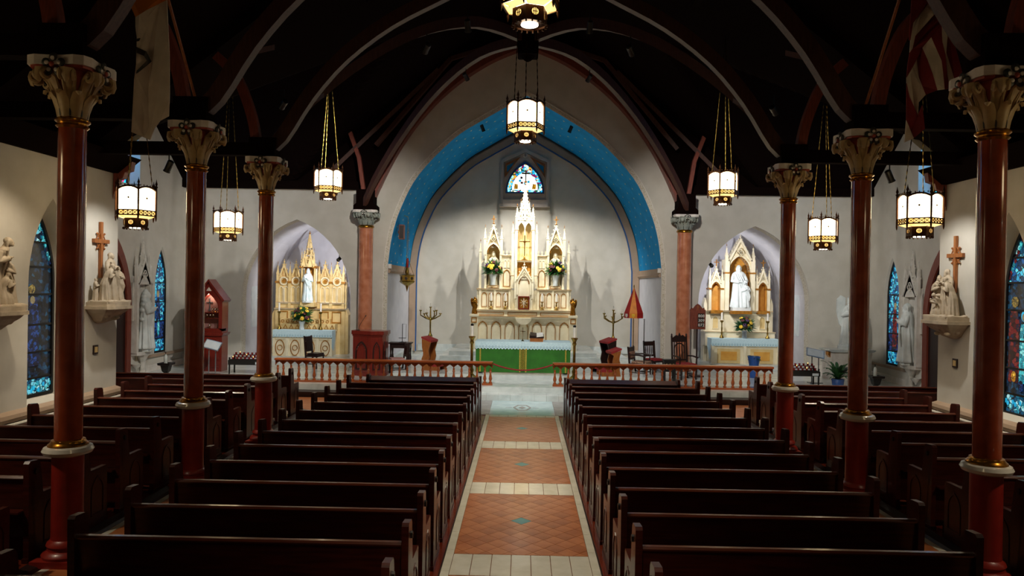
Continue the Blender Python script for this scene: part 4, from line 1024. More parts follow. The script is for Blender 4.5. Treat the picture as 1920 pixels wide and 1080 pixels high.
for s in (-1, 1):
    pd = MB().box(X_(s*92)-X_(7), X_(s*92)+X_(7), -.22, .15, 0, Z_(594)).build('corner_pier', 'altar_cream', HA)
    MB().box(X_(s*92)-X_(8.5), X_(s*92)+X_(8.5), -.25, .18, Z_(594), Z_(590)).build('pier_cap', 'altar_cream', pd)
    MB().band([(X_(s*92)+a, b) for a, b in ((-.1, Z_(606)), (.1, Z_(606)), (.1, Z_(596)), (-.1, Z_(596)))], [(X_(s*92)+a, b) for a, b in ((-.07, Z_(604)), (.07, Z_(604)), (.07, Z_(598)), (-.07, Z_(598)))], -.235, -.22, closed=True).build('panel_frame', 'altar_gold', pd)
    blind_arch(pd, X_(s*92), -.22, Z_(645), .09, Z_(609)-Z_(645)) if False else None
MB().prism([(X_(-15), Z_(596)), (X_(15), Z_(596)), (X_(13), Z_(601)), (X_(6), Z_(608)), (X_(-6), Z_(608)), (X_(-13), Z_(601))], -.3, .0).build('mensa_bracket', 'altar_cream', HA)
# lower retable tier
MB().box(X_(-89), X_(89), .3, .95, Z_(581), Z_(544)).build('lower_tier', 'altar_cream', HA)
for s in (-1, 1):
    for d in (75, 62, 48, 35): blind_arch(HA, X_(s*d), .3, Z_(577), X_(5.2), Z_(549)-Z_(577), 'altar_gold', 'altar_cream', cusps=False)
    for d in (27, 55, 83): MB().box(X_(s*d)-.04, X_(s*d)+.04, .25, .32, Z_(581), Z_(545)).build('pilaster', 'altar_cream', HA)
    moulding(HA, X_(24) if s > 0 else X_(-90), X_(90) if s > 0 else X_(-24), .22, .95, Z_(545), Z_(542))
    # niche tier with gable, flanked by pinnacles
    cx = X_(s*59.5)
    open_niche(HA, cx, .42, Z_(541), X_(12.5), Z_(457)-Z_(541), .4, 'niche_pale')
    for q in (-1, 1): MB().box(cx+q*X_(14.2)-X_(2), cx+q*X_(14.2)+X_(2), .35, .85, Z_(542), Z_(470)).build('niche_pier', 'altar_cream', HA)
    MB().prism([(cx-X_(16), Z_(470)), (cx+X_(16), Z_(470)), (cx+X_(15), Z_(462)), (cx, Z_(425)), (cx-X_(15), Z_(462))], .825, .95).build('niche_head', 'altar_cream', HA)
    gable(HA, cx, .5, Z_(464), X_(14.5), Z_(419), depth=.14)
    fc = MB(); zt = Z_(419)
    fc.box(cx-.014, cx+.014, .40, .43, zt, zt+.31); fc.box(cx-.08, cx+.08, .40, .43, zt+.17, zt+.2); fc.octa((cx, .41, zt+.02), .06, .03); fc.build('gable_cross', 'altar_gold', HA)
    for q in (-1, 1): pinnacle(HA, cx+q*X_(15.6), .385, Z_(478), .10, Z_(446)-Z_(478), Z_(424)-Z_(446))
    pinnacle(HA, X_(s*84), .48, Z_(542), .09, Z_(471)-Z_(542), Z_(452)-Z_(471), name='outer_pinnacle')
    MB().add([(X_(s*82), .46, Z_(492)), (X_(s*76), .46, Z_(484)), (X_(s*76), .5, Z_(484)), (X_(s*82), .5, Z_(492)), (X_(s*82), .46, Z_(495)), (X_(s*76), .46, Z_(488)), (X_(s*76), .5, Z_(488)), (X_(s*82), .5, Z_(495))],
             [(0, 1, 2, 3), (7, 6, 5, 4), (0, 4, 5, 1), (1, 5, 6, 2), (2, 6, 7, 3), (3, 7, 4, 0)]).build('flying_buttress', 'altar_cream', HA)
    MB().box(cx-.22, cx+.22, .38, .75, Z_(541), Z_(535.5)).build('vase_plinth', 'altar_cream', HA)
    MB().band([(cx-.2, Z_(541)+.01), (cx+.2, Z_(541)+.01), (cx+.2, Z_(536)), (cx-.2, Z_(536))], [(cx-.18, Z_(541)+.03), (cx+.18, Z_(541)+.03), (cx+.18, Z_(536)-.02), (cx-.18, Z_(536)-.02)], .37, .38, closed=True).build('panel_frame', 'altar_gold', HA)
    # panel between niche and tower
    px_ = X_(s*33.5)
    MB().box(px_-X_(11), px_+X_(11), .5, .85, Z_(542), Z_(480)).build('tier_panel', 'altar_cream', HA)
    blind_arch(HA, px_, .5, Z_(538), X_(6.5), Z_(505)-Z_(538))
    for q in (-1, 1): blind_arch(HA, px_+q*X_(3), .5, Z_(502), X_(2.6), Z_(487)-Z_(502), 'altar_cream', 'altar_cream', cusps=False)
    moulding(HA, px_-X_(11), px_+X_(11), .44, .85, Z_(481.5), Z_(478.5))
    cresting(HA, px_-X_(10), px_+X_(10), .5, Z_(478.5), h=.2)
    # tower buttress shafts and pinnacles
    MB().box(X_(s*22)-X_(2.6), X_(s*22)+X_(2.6), .27, .7, Z_(541), Z_(450)).build('tower_shaft', 'altar_cream', HA)
    moulding(HA, X_(s*22)-X_(4), X_(s*22)+X_(4), .27, .7, Z_(519), Z_(516.5))
    pinnacle(HA, X_(s*22.5), .42, Z_(450), .085, Z_(434)-Z_(450), Z_(417)-Z_(434))
    MB().box(X_(s*16)-X_(2.4), X_(s*16)+X_(2.4), .26, .75, Z_(580.8), Z_(430)).build('tower_shaft', 'altar_cream', HA)
    moulding(HA, X_(s*16)-X_(3.6), X_(s*16)+X_(3.6), .26, .7, Z_(433), Z_(430))
    pinnacle(HA, X_(s*15), .42, Z_(431), .12, Z_(404)-Z_(431), Z_(384)-Z_(404))
# central tower: throne with twin arches, spire above
MB().box(X_(-15), X_(15), .72, .95, Z_(581), Z_(410)).build('tower_back', 'niche_pale', HA)
tw = MB()
for q in (-1, 1):
    ap = archpoly(X_(6.4), Z_(440), Z_(430), Z_(416), 6, q*X_(7)); out = [(q*X_(7)-X_(7), Z_(440))]+[(q*X_(7)+X_(7)*u, Z_(404)) for u in [-1+2*i/(len(ap)-3) for i in range(len(ap)-2)]]+[(q*X_(7)+X_(7), Z_(440))]
    tw.band(out, ap, .3, .42)
tw.build('twin_arch', 'altar_cream', HA)
for q in (-1, 1): gable(HA, q*X_(7), .3, Z_(412), X_(7.5), Z_(386), depth=.06, th=.035)
MB().box(X_(-14.5), X_(14.5), .42, .9, Z_(412), Z_(400)).build('tower_head', 'altar_cream', HA)
moulding(HA, X_(-14), X_(14), .25, .75, Z_(491), Z_(487.5), 'altar_cream', 'throne_shelf')
MB().box(X_(-13), X_(13), .55, .74, Z_(520), Z_(491)).build('throne_back', 'niche_gold', HA)
for i in range(4): blind_arch(HA, X_(-9+6*i), .55, Z_(512), X_(2.5), Z_(494)-Z_(512), 'altar_gold', 'niche_gold', cusps=False)
sp = MB()
for i in range(8):
    a = i*pi/4+pi/8; b_ = a+pi/4; r0 = X_(9.5)
    sp.add([(r0*cos(a), .58+r0*.8*sin(a), Z_(400)), (r0*cos(b_), .58+r0*.8*sin(b_), Z_(400)), (0, .58, Z_(336))], [(0, 1, 2)])
    for k in range(9):
        t = (k+.5)/9; sp.octa((r0*(1-t)*cos(a)*1.1, .58+r0*.8*(1-t)*sin(a)*1.1, Z_(400)+(Z_(336)-Z_(400))*t), .026, .03)
spo = sp.build('spire', 'altar_cream', HA)
MB().octa((0, .58, Z_(337)), .07, .05).octa((0, .58, Z_(342)), .05, .03).build('spire_knop', 'altar_gold', spo)
MB().box(-.02, .02, .56, .6, Z_(337), Z_(314)).box(-.15, .15, .56, .6, Z_(322), Z_(319)).build('spire_cross', 'brass', spo)
for q in (-1, 1):
    pinnacle(HA, q*X_(8), .36, Z_(404), .06, Z_(392)-Z_(404), Z_(374)-Z_(392))
gable(HA, 0, .3, Z_(408), X_(5), Z_(376), depth=.06, th=.03, foil=False)
# tabernacle
MB().box(X_(-16), X_(16), .12, .6, Z_(581), Z_(527)).build('tabernacle_body', 'altar_cream', HA)
tb = open_niche(HA, 0, .12, Z_(553), X_(11), Z_(517)-Z_(553), .3, 'altar_cream', 'tabernacle_niche')
MB().prism([(X_(-14), Z_(527)), (X_(14), Z_(527)), (0, Z_(500))], .14, .5).build('tabernacle_roof', 'altar_cream', HA)
gable(HA, 0, .12, Z_(524), X_(15), Z_(498), depth=.08)
for q in (-1, 1): pinnacle(HA, q*X_(16), .14, Z_(560), .08, Z_(527)-Z_(560), Z_(505)-Z_(527))
td = MB().band([(X_(-10.5), Z_(580)), (X_(10.5), Z_(580)), (X_(10.5), Z_(555.5)), (X_(-10.5), Z_(555.5))], [(X_(-8.7), Z_(578)), (X_(8.7), Z_(578)), (X_(8.7), Z_(557.5)), (X_(-8.7), Z_(557.5))], .06, .12, closed=True).build('tabernacle_frame', 'ambo_wood', HA)
for q in (-1, 1): MB().box(min(0, q*X_(8.7))+.004, max(0, q*X_(8.7))-.004, .09, .12, Z_(578), Z_(557.5)).build('tabernacle_door', 'altar_gold', HA)
td2 = MB()
for k in range(8): a = k*pi/4; td2.tube([(0, .085, Z_(568)), (.15*cos(a), .085, Z_(568)+.17*sin(a))], .008, 4)
td2.box(-.012, .012, .075, .09, Z_(577), Z_(559)); td2.box(-.07, .07, .075, .09, Z_(566), Z_(564.5)); td2.build('door_rays', 'altar_cream', HA)
def put(name, label, cat, px, py, Y, group=None, rz=0):
    x, z = P(px, py, Y); return thing(name, label, cat, (x, Y, z), rz, group)
MBS = {}
def lathe_part(parent, nm, prof, mat, n=20, c=(0, 0, 0)): return MB().lathe(prof, n, c).build(nm, mat, parent, True)
# crucifix on the throne, veiled monstrance figure in the tabernacle niche
def crucifix(loc, h, label, base=True):
    t = thing('altar_crucifix', label, 'crucifix', loc)
    lathe_part(t, 'foot', [(h*.13, 0), (h*.13, h*.02), (h*.07, h*.05), (h*.03, h*.09), (h*.045, h*.13), (h*.02, h*.17)], 'brass')
    MB().box(-h*.017, h*.017, -h*.015, h*.015, h*.15, h).box(-h*.2, h*.2, -h*.014, h*.014, h*.70, h*.735).build('cross', 'brass', t)
    m = MB(); b0 = h*.38
    m.tube([(0, -h*.03, b0), (0, -h*.035, b0+h*.12), (0, -h*.03, b0+h*.22), (0, -h*.03, b0+h*.3)], [h*.012, h*.02, h*.024, h*.03], 8); m.ball((0, -h*.04, b0+h*.36), h*.024, h*.026, h*.03, 8, 6)
    for q in (-1, 1): m.tube([(0, -h*.03, b0+h*.3), (q*h*.09, -h*.03, b0+h*.335), (q*h*.18, -h*.025, b0+h*.345)], [h*.018, h*.012, h*.009], 6)
    m.build('corpus', 'gilt', t, True); return t
crucifix((XH, YH+.42, hz(487.5)), 50*KH, 'tall crucifix standing under the spire canopy of the high altar')
mo = thing('tabernacle_ornament', 'white veiled ornament in the small niche over the tabernacle', 'ornament', (XH, YH+.3, hz(553)))
lathe_part(mo, 'stand', [(.14, 0), (.14, .06), (.1, .1), (.12, .16)], 'altar_cream'); lathe_part(mo, 'veil', [(.13, .16), (.12, .26), (.09, .36), (.1, .4), (.04, .48)], 'candle_wax')
# niche statues in the high altar
for s in (-1, 1):
    t = thing('niche_statue', 'small cream statue in the high altar niche behind the flowers on the '+SIDE[s], 'statue', (XH+s*59.5*KH, YH+.64, hz(541)))
    m = MB(); robed(m, 1.35, seed=3+s, veil=s < 0, beard=s > 0); remeshed(m, 'body', 'altar_cream', t, .02)
# gilded angels on the corner piers
g0 = None
for s in (-1, 1):
    lb = 'small gilded angel on the corner pier of the high altar on the '+SIDE[s]; loc = (XH+s*92*KH, YH-.02, hz(590))
    if g0: copy_tree(g0, None, loc, -.5, lb); continue
    g0 = thing('gilded_angel', lb, 'angel statue', loc, .5, 'gilded altar angels')
    MB().lathe([(.11, 0), (.11, .05), (.08, .07)], 8).build('pedestal', 'gilt', g0)
    m = MB(); robed(m, .58, T(0, 0, .05), seed=11, arms=[((-.125, 0, .775), (-.17, -.02, .68), (-.1, -.1, .86)), ((.125, 0, .775), (.165, -.03, .63), (.03, -.13, .69))]); angel_wings(m, .58, T(0, 0, .05)); remeshed(m, 'body', 'gilt', g0, .011)
# candlesticks on the gradine
def candlestick(loc, h, hc, label, group, r=.07, mat='brass', shade=None):
    t = thing('candlestick', label, 'candlestick', loc, group=group)
    lathe_part(t, 'stick', [(r, 0), (r, h*.05), (r*.75, h*.1), (r*.35, h*.2), (r*.5, h*.28), (r*.25, h*.36), (r*.4, h*.55), (r*.22, h*.66), (r*.3, h*.85), (r*.85, h*.93), (r*.9, h*.97), (r*.5, h)], mat)
    lathe_part(t, 'candle', [(r*.42, h), (r*.42, h+hc), (r*.1, h+hc+.004)], 'candle_wax', 12)
    MB().tube([(0, 0, h+hc), (0, 0, h+hc+.015)], .003, 4).build('wick', 'iron_black', t); return t
c0_ = None
for i, (dx, nm) in enumerate(((-61.5, 'outer'), (-34.5, 'inner'), (34.5, 'inner'), (61.5, 'outer'))):
    lb = 'short brass candlestick on the high altar ledge, %s one on the %s' % (nm, SIDE[-1 if dx < 0 else 1]); loc = (XH+dx*KH, YH+.12, hz(581))
    if c0_ is None: c0_ = candlestick(loc, 16*KH, 15*KH, lb, 'gradine candlesticks', .085)
    else: copy_tree(c0_, None, loc, None, lb)

# ================================================================== FLOWERS
def bouquet(parent, R, n_fl, seed, z0, stems=True):
    rnd = random.Random(seed)
    fo = MB()
    for k in range(230):
        a = rnd.random()*2*pi; el_ = rnd.uniform(-.5, 1.5); d = Vector((cos(a)*cos(el_), sin(a)*cos(el_)*.8, sin(el_))); L_ = R*rnd.uniform(.75, 1.18)
        b = Vector((0, 0, z0)); t = b+d*L_; s_ = d.orthogonal().normalized()*R*.07; m_ = b+d*L_*.6
        u = d.cross(s_).normalized()*R*.02
        fo.add([b+d*L_*.15, m_+s_+u, t, m_-s_+u, m_-u], [(0, 1, 4), (1, 2, 4), (2, 3, 4), (3, 0, 4)])
    tag(fo.build('foliage', 'leaf_green' if seed % 2 else 'leaf_dark', parent), kind='stuff')
    kinds = ['petal_yellow', 'petal_yellow', 'petal_maroon', 'petal_purple', 'petal_yellow', 'petal_maroon']; mesh = {}
    for k in range(n_fl):
        a = -pi/2+rnd.uniform(-1.5, 1.5); el_ = rnd.uniform(-.15, 1.2); p = Vector((cos(a)*cos(el_), sin(a)*cos(el_)*.8, sin(el_)))*R*rnd.uniform(.55, .92)+Vector((0, 0, z0))
        mt = kinds[k % 6]
        if mt not in mesh:
            m = MB(); r = R*.17; m.ball((0, 0, 0), r*.5, r*.5, r*.4, 8, 6)
            for q in range(9):
                b_ = q*2*pi/9; m.ball((r*.6*cos(b_), r*.6*sin(b_), r*.04*(q % 2)), r*.42, r*.42, r*.16, 6, 4)
            mesh[mt] = m.build('flower', mt, parent, True); o = mesh[mt]
        else: o = share(mesh[mt], parent)
        o.location = p; o.rotation_euler = Vector((p.x, p.y-.2*R, (p.z-z0)+.1*R)).to_track_quat('Z', 'Y').to_euler()
for s in (-1, 1):
    t = thing('flower_arrangement', 'white vase of flowers in the high altar niche on the '+SIDE[s], 'flowers', (XH+s*59.5*KH, YH+.38, hz(535.5)))
    lathe_part(t, 'vase', [(.09, 0), (.1, .03), (.09, .1), (.11, .25), (.14, .36), (.15, .4), (.13, .4), (.1, .3)], 'statue_white'); bouquet(t, .42, 18, 20+s, .56)

# ================================================================== FREE-STANDING ALTAR
YA = 21.3; xa, za_ = P(980, 700, YA); KA = YA/F; AH = .45+60*KA
A = thing('freestanding_altar', 'altar table in front of the high altar', 'altar', (xa, YA, .45))
A['label'] = 'wide wooden altar table carrying the lace cloth before the high altar'
ah = 59*KA; hw_ = 88*KA
MB().box(-hw_, hw_, 0, .9, ah-.07, ah).build('table_top', 'dark_oak', A)
for q in (-1, 1):
    for y in (.06, .76): MB().box(q*(hw_-.12)-.05, q*(hw_-.12)+.05, y, y+.1, 0, ah-.07).build('leg', 'dark_oak', A)
fr_ = thing('altar_frontal', 'green altar frontal with gold bands hanging in front of the altar', 'altar frontal', (xa, YA-.02, .45))
m = MB(); N_ = 120; top_, bot_ = ah-.03, .04
vs = []; fs = []
for i in range(N_+1):
    x = -hw_-.01+i*(2*hw_+.02)/N_; d = .010*sin(i*.55)*(1+.6*sin(i*.13))
    for z, k in ((top_, .25), (top_*.6, .8), (bot_, 1.0)): vs.append((x, -.012+d*k, z))
    for z, k in ((bot_, 1.0), (top_, .25)): vs.append((x, -.004+d*k, z))
for i in range(N_):
    o = 5*i; fs += [(o+k, o+(k+1) % 5, o+5+(k+1) % 5, o+5+k) for k in range(5)]
fs += [(0, 1, 2, 3, 4), tuple(5*N_+k for k in (4, 3, 2, 1, 0))]
m.add(vs, fs); m.build('cloth', 'cloth_green', fr_, True)
for x, wd in ((-80*KA, .02), (80*KA, .02), (-5.6*KA, .02), (5.6*KA, .02)): MB().box(x-wd, x+wd, -.032, -.02, bot_+.01, top_-.01).build('gold_band', 'gold_thread', fr_)
mm = MB()
for k in range(7):
    z = bot_+.1+k*.115
    for q in (0, 1): mm.band(ell(0, z+.055*q, .055, .055, 10), ell(0, z+.055*q, .042, .042, 10), -.03, -.022, closed=True)
mm.build('embroidery', 'gold_thread', fr_)
cl = thing('altar_cloth', 'white lace-edged cloth draped over the freestanding altar', 'altar cloth', (xa, YA, .45))
MB().box(-hw_-.03, hw_+.03, -.05, .92, ah, ah+.012).build('top_cloth', 'cloth_lace', cl)
def lace(parent, x0, x1, y, z1, drop, mat='cloth_lace', step=.095):
    m = MB(); n = max(4, int((x1-x0)/step)); st_ = (x1-x0)/n
    A_ = []; B_ = []
    for i in range(n):
        for k in range(6):
            u = k/6; A_.append((x0+(i+u)*st_, z1)); B_.append((x0+(i+u)*st_, z1-drop+.045*(1-sin(pi*u))*.9))
    A_.append((x1, z1)); B_.append((x1, z1-drop+.04)); m.band(A_, B_, y-.006, y); o = m.build('lace_edge', mat, parent)
    h = MB()
    for i in range(n):
        c = x0+(i+.5)*st_
        for dx, dz, r in ((0, .05, .018), (-.024, .075, .012), (.024, .075, .012), (0, .1, .012)): h.prism(ell(c+dx, z1-drop+dz, r, r, 8), y-.0085, y-.005)
    tag(h.build('lace_holes', 'lace_dark', o), kind='stuff'); return o
lace(cl, -hw_-.03, hw_+.03, -.05, ah+.012, 14*KA)
for q in (-1, 1): MB().prism([(-.05, ah+.012), (.92, ah+.012), (.92, ah-.3), (.4, ah-.28), (-.05, ah-.2)], q*(hw_+.03)-.003, q*(hw_+.03)+.003, 'x').build('side_drop', 'cloth_lace', cl)
# missal on its stand, small standing crucifix
x, z = P(1006, 637, YA+.3); t = thing('missal_stand', 'brown book stand with open missal on the freestanding altar', 'book stand', (x, YA+.3, AH-.015+.012))
t.location.z = .45+ah+.012
MB().box(-.2, .2, -.14, .14, 0, .11).build('box', 'cross_wood', t); MB().add([(-.22, -.15, .11), (.22, -.15, .11), (.22, .14, .2), (-.22, .14, .2), (-.22, -.15, .13), (.22, -.15, .13), (.22, .14, .22), (-.22, .14, .22)], [(0, 3, 2, 1), (4, 5, 6, 7), (0, 1, 5, 4), (1, 2, 6, 5), (2, 3, 7, 6), (3, 0, 4, 7)]).build('rest', 'dark_oak', t)
bk_ = thing('missal', 'open dark missal lying on the altar book stand', 'book', (x, YA+.3, .45+ah+.012+.135))
for q in (-1, 1): MB().add([(0, -.13, .0), (q*.2, -.13, .03), (q*.2, .14, .115), (0, .14, .085), (0, -.13, .03), (q*.2, -.13, .055), (q*.2, .14, .14), (0, .14, .115)], [(0, 3, 2, 1), (4, 5, 6, 7), (0, 1, 5, 4), (1, 2, 6, 5), (2, 3, 7, 6), (3, 0, 4, 7)]).build('page_block', 'dark_oak' if q < 0 else 'paper', bk_)
x, z = P(980, 638, YA+.35); t = crucifix((x, YA+.35, .45+ah+.012), 26*KA, 'small metal crucifix standing on the freestanding altar')
# tall floor candlesticks either side
for px, s in ((884.5, -1), (1076, 1)):
    x, z = P(px, 690, 20.9); t = thing('floor_candlestick', 'tall brass floor candlestick with white candle beside the altar on the '+SIDE[s], 'candlestick', (x, 20.85, .3), group='floor candlesticks'); k = 20.9/F
    m = MB()
    for q in range(3):
        a = q*2*pi/3+.5; m.tube([(0, 0, .2), (.1*cos(a), .1*sin(a), .1), (.2*cos(a), .2*sin(a), .02)], [.03, .03, .04], 8)
    m.build('tripod_foot', 'brass', t, True)
    lathe_part(t, 'stem', [(.06, .15), (.05, .22), (.06, .3), (.04, .36), (.04, 1.05), (.065, 1.1), (.05, 1.16), (.07, 1.22), (.1, 1.26), (.1, 1.29), (.05, 1.3)], 'brass')
    lathe_part(t, 'candle', [(.042, 1.3), (.042, 1.62), (.01, 1.625)], 'candle_wax', 14); lathe_part(t, 'follower', [(.046, 1.6), (.046, 1.64), (.02, 1.66)], 'iron_black', 14)

# ================================================================== ALTAR RAILS
YR = 19.85
for s in (-1, 1):
    x0, x1 = (.84, 6.95); L = x1-x0
    t = thing('altar_rail', 'long wooden communion rail with turned balusters on the '+SIDE[s], 'altar rail', (s*x0, YR, .3), group='altar rails')
    H = .66; a, b = (0, L) if s > 0 else (-L, 0)
    MB().prism([(-.1, H-.06), (-.13, H-.045), (-.13, H-.015), (-.1, H), (.1, H), (.13, H-.015), (.13, H-.045), (.1, H-.06)], a, b, 'x').build('top_rail', 'rail_wood', t)
    MB().box(a, b, -.08, .08, 0, .05).build('bottom_rail', 'rail_wood', t)
    n = int(L/.215); st_ = L/n; bal = None; sp_ = None
    for i in range(n+1):
        x = s*(i*st_); x = min(max(x, a+.06), b-.06)
        if bal is None:
            bal = lathe_part(t, 'baluster', [(.045, .05), (.045, .09), (.025, .11), (.045, .15), (.05, .19), (.03, .27), (.024, .33), (.04, .37), (.03, .39), (.028, .46)], 'rail_wood', 10); bal.location = (x, 0, 0)
            m = MB(); aa = [(u*st_/2, .45+.11*(1-abs(u))**.6) for u in (-1, -.8, -.6, -.4, -.2, 0, .2, .4, .6, .8, 1)]
            m.band([(u*st_/2, H-.05) for u in (-1, -.8, -.6, -.4, -.2, 0, .2, .4, .6, .8, 1)], [(p, q_) for p, q_ in aa], -.04, .04); sp_ = m.build('arch_piece', 'rail_wood', t); sp_.location = (s*st_/2, 0, 0)
        else:
            share(bal, t, (x, 0, 0))
            if i < n: share(sp_, t, (s*(i+.5)*st_, 0, 0))
rp = thing('velvet_rope', 'sagging red velvet rope closing the gap between the altar rails', 'rope', (0, YR-.16, .3))
pts = [(-.84+1.68*i/24, 0, .62-.17*(1-((i-12)/12)**2)) for i in range(25)]
MB().tube(pts, .022, 8).build('rope', 'velvet_red', rp, True)
for q in (0, -1): MB().lathe([(.026, -.03), (.03, 0), (.02, .03)], 8, pts[q]).build('end_clasp', 'brass', rp); MB().tube([pts[q], (pts[q][0], .06, pts[q][2])], .008, 6).build('hook', 'brass', rp)

# ================================================================== SIDE ALTARS
FZ = .45
for s in (-1, 1): MB().box(s*NX-1.6, s*NX+1.6, 24.9, 27.15, .3, FZ).build('altar_step', 'marble', SA)
YS = 25.8; KS = YS/F
M('altar_buff', 'DEC48A', 'D0B274', 4, .5)
def tbl(parent, hw, top, depth, y0, mat):
    MB().box(-hw+.04, hw-.04, y0+.03, y0+depth, 0, top-.06).build('altar_body', mat, parent)
    MB().box(-hw, hw, y0-.03, y0+depth, top-.06, top).build('mensa', mat, parent)
def side_cloth(loc, hw, top, depth, label):
    c = thing('altar_cloth', label, 'altar cloth', loc)
    MB().box(-hw-.02, hw+.02, -.03, depth, top, top+.01).build('top_cloth', 'cloth_lace', c); lace(c, -hw-.02, hw+.02, -.03, top+.01, .27)
    for q in (-1, 1): MB().prism([(-.03, top+.01), (depth, top+.01), (depth, top-.3), (.2, top-.75), (-.03, top-.6)], q*(hw+.02)-.004, q*(hw+.02)+.004, 'x').build('side_drop', 'cloth_lace', c)
# --- the altar with the blue-white statue
xL, zL = P(576, 617, YS); axL = 576
def zl(py): return zL-(py-617)*KS-FZ
SL = thing('side_altar', 'cream gothic side altar with open spire canopy over a robed statue', 'side altar', (xL, YS, FZ))
TY = -.55
tbl(SL, 54*KS, zl(617.5), .75, TY, 'altar_cream')
for i, d in enumerate((-42, -14, 14, 42)):
    cx = d*KS; zc = zl(650); fr_ = MB().band([(cx-.23, zl(666)), (cx+.23, zl(666)), (cx+.23, zl(634)), (cx-.23, zl(634))], [(cx-.21, zl(666)+.02), (cx+.21, zl(666)+.02), (cx+.21, zl(634)-.02), (cx-.21, zl(634)-.02)], TY, TY+.03, closed=True).build('panel_frame', 'altar_cream', SL)
    ves = MB(); ves.band([(cx+.17*sin(k*pi/8)*(1 if 1 else 0), zc+.29*cos(k*pi/8)) for k in range(16)], [(cx+.145*sin(k*pi/8), zc+.26*cos(k*pi/8)) for k in range(16)], TY+.005, TY+.03, closed=True)
    ves.band(ell(cx, zc, .1, .1, 14), ell(cx, zc, .08, .08, 14), TY, TY+.03, closed=True); ves.build('vesica', 'altar_gold', SL)
for d in (-53, -28, 0, 28, 53): MB().box(d*KS-.04, d*KS+.04, TY-.02, TY+.04, 0, zl(632)).build('pilaster', 'altar_cream', SL)
for (a, b, y0, y1, dd) in ((-56, 54, 617.5, 607, -.1), (-52, 42, 607, 598, .05)):
    MB().box(a*KS, b*KS, dd, .4, zl(y0), zl(y1)).build('gradine', 'altar_buff', SL)
    tr = MB(); n = 10
    for i in range(n):
        c = (a+(b-a)*(i+.5)/n)*KS; w_ = (b-a)/n*KS*.42
        if dd < 0: tr.band([(c-w_, zl(y0)+.02), (c, zl(y1)-.02), (c+w_, zl(y0)+.02)], [(c-w_*.6, zl(y0)+.035), (c, zl(y1)-.06), (c+w_*.6, zl(y0)+.035)], dd-.02, dd, closed=True)
        else: tr.band(ell(c, (zl(y0)+zl(y1))/2, .06, .06, 10), ell(c, (zl(y0)+zl(y1))/2, .04, .04, 10), dd-.02, dd, closed=True)
    tag(tr.build('gradine_tracery', 'altar_gold', SL), kind='stuff')
MB().box(-67*KS, 67*KS, .3, .8, 0, zl(581)).build('reredos_base', 'altar_buff', SL)
for d in (-51, -27, 27, 51): MB().band([((d-9)*KS, zl(606)), ((d+9)*KS, zl(606)), ((d+9)*KS, zl(584)), ((d-9)*KS, zl(584))], [((d-7.5)*KS, zl(604)), ((d+7.5)*KS, zl(604)), ((d+7.5)*KS, zl(586)), ((d-7.5)*KS, zl(586))], .275, .3, closed=True).build('panel_frame', 'altar_gold', SL)
moulding(SL, -68*KS, 68*KS, .22, .8, zl(581), zl(578)); moulding(SL, -66*KS, 66*KS, .26, .8, zl(570), zl(567))
MB().box(-65*KS, 65*KS, .35, .8, zl(578), zl(527)).build('reredos_panel', 'altar_buff', SL)
for d in (-51, -28, 28, 51):
    cx = d*KS
    for q in (-1, 1): blind_arch(SL, cx+q*5*KS, .35, zl(567), 4.2*KS, zl(537)-zl(567), 'altar_cream', 'altar_buff', d=.05, cusps=False)
    MB().band(ell(cx, zl(527), 8*KS, 8*KS, 16), ell(cx, zl(527), 6.3*KS, 6.3*KS, 16), .29, .36, closed=True).build('roundel', 'altar_cream', SL)
    MB().prism(ell(cx, zl(527), 4*KS, 4*KS, 6), .31, .36).build('roundel_boss', 'altar_gold', SL)
    MB().prism([(cx-11*KS, zl(530)), (cx+11*KS, zl(530)), (cx+9*KS, zl(517)), (cx-9*KS, zl(517))], .36, .6).build('panel_head', 'altar_buff', SL)
    gable(SL, cx, .37, zl(520), 9.5*KS, zl(492), 'altar_buff', depth=.08, foil=False); blind_arch(SL, cx, .36, zl(518), 3*KS, zl(504)-zl(518), 'altar_gold', 'niche_gold', cusps=False)
for d in (-63, -39.5, -16.5, 16.5, 39.5, 63):
    MB().box(d*KS-.05, d*KS+.05, .27, .4, zl(581), zl(529)).build('buttress', 'altar_buff', SL); MB().box(d*KS-.075, d*KS+.075, .25, .42, zl(531), zl(527)).build('buttress_cap', 'altar_gold', SL)
    pinnacle(SL, d*KS, .34, zl(527), .08, zl(512)-zl(527), zl(494)-zl(512), 'altar_buff')
pinnacle(SL, 66*KS, .45, zl(581), .07, zl(535)-zl(581), zl(520)-zl(535), 'altar_buff'); pinnacle(SL, -66*KS, .45, zl(581), .07, zl(535)-zl(581), zl(520)-zl(535), 'altar_buff')
for q in (-1, 1):
    MB().prism([(q*67*KS, 0), (q*73*KS, 0), (q*73*KS, zl(590)), (q*70*KS, zl(583)), (q*67*KS, zl(578))], .35, .75).build('side_scroll', 'altar_buff', SL)
    lathe_part(SL, 'canopy_column', [(.035, zl(567)), (.03, zl(563)), (.03, zl(504)), (.05, zl(500)), (.06, zl(498))], 'altar_buff', 10, (q*12*KS, .02, 0))
    MB().box(q*12*KS-.07, q*12*KS+.07, -.06, .36, zl(502), zl(498)).build('canopy_beam', 'altar_gold', SL)
MB().box(-13*KS, 13*KS, -.1, .4, zl(575), zl(567)).build('statue_shelf', 'altar_buff', SL)
open_niche(SL, 0, .3, zl(567), 10.5*KS, zl(488)-zl(567), .3, 'niche_gold')
for q in (-1, 1): gable(SL, q*6*KS, -.04, zl(500), 6.5*KS, zl(474), 'altar_buff', depth=.05, th=.035, foil=False)
sp = MB()
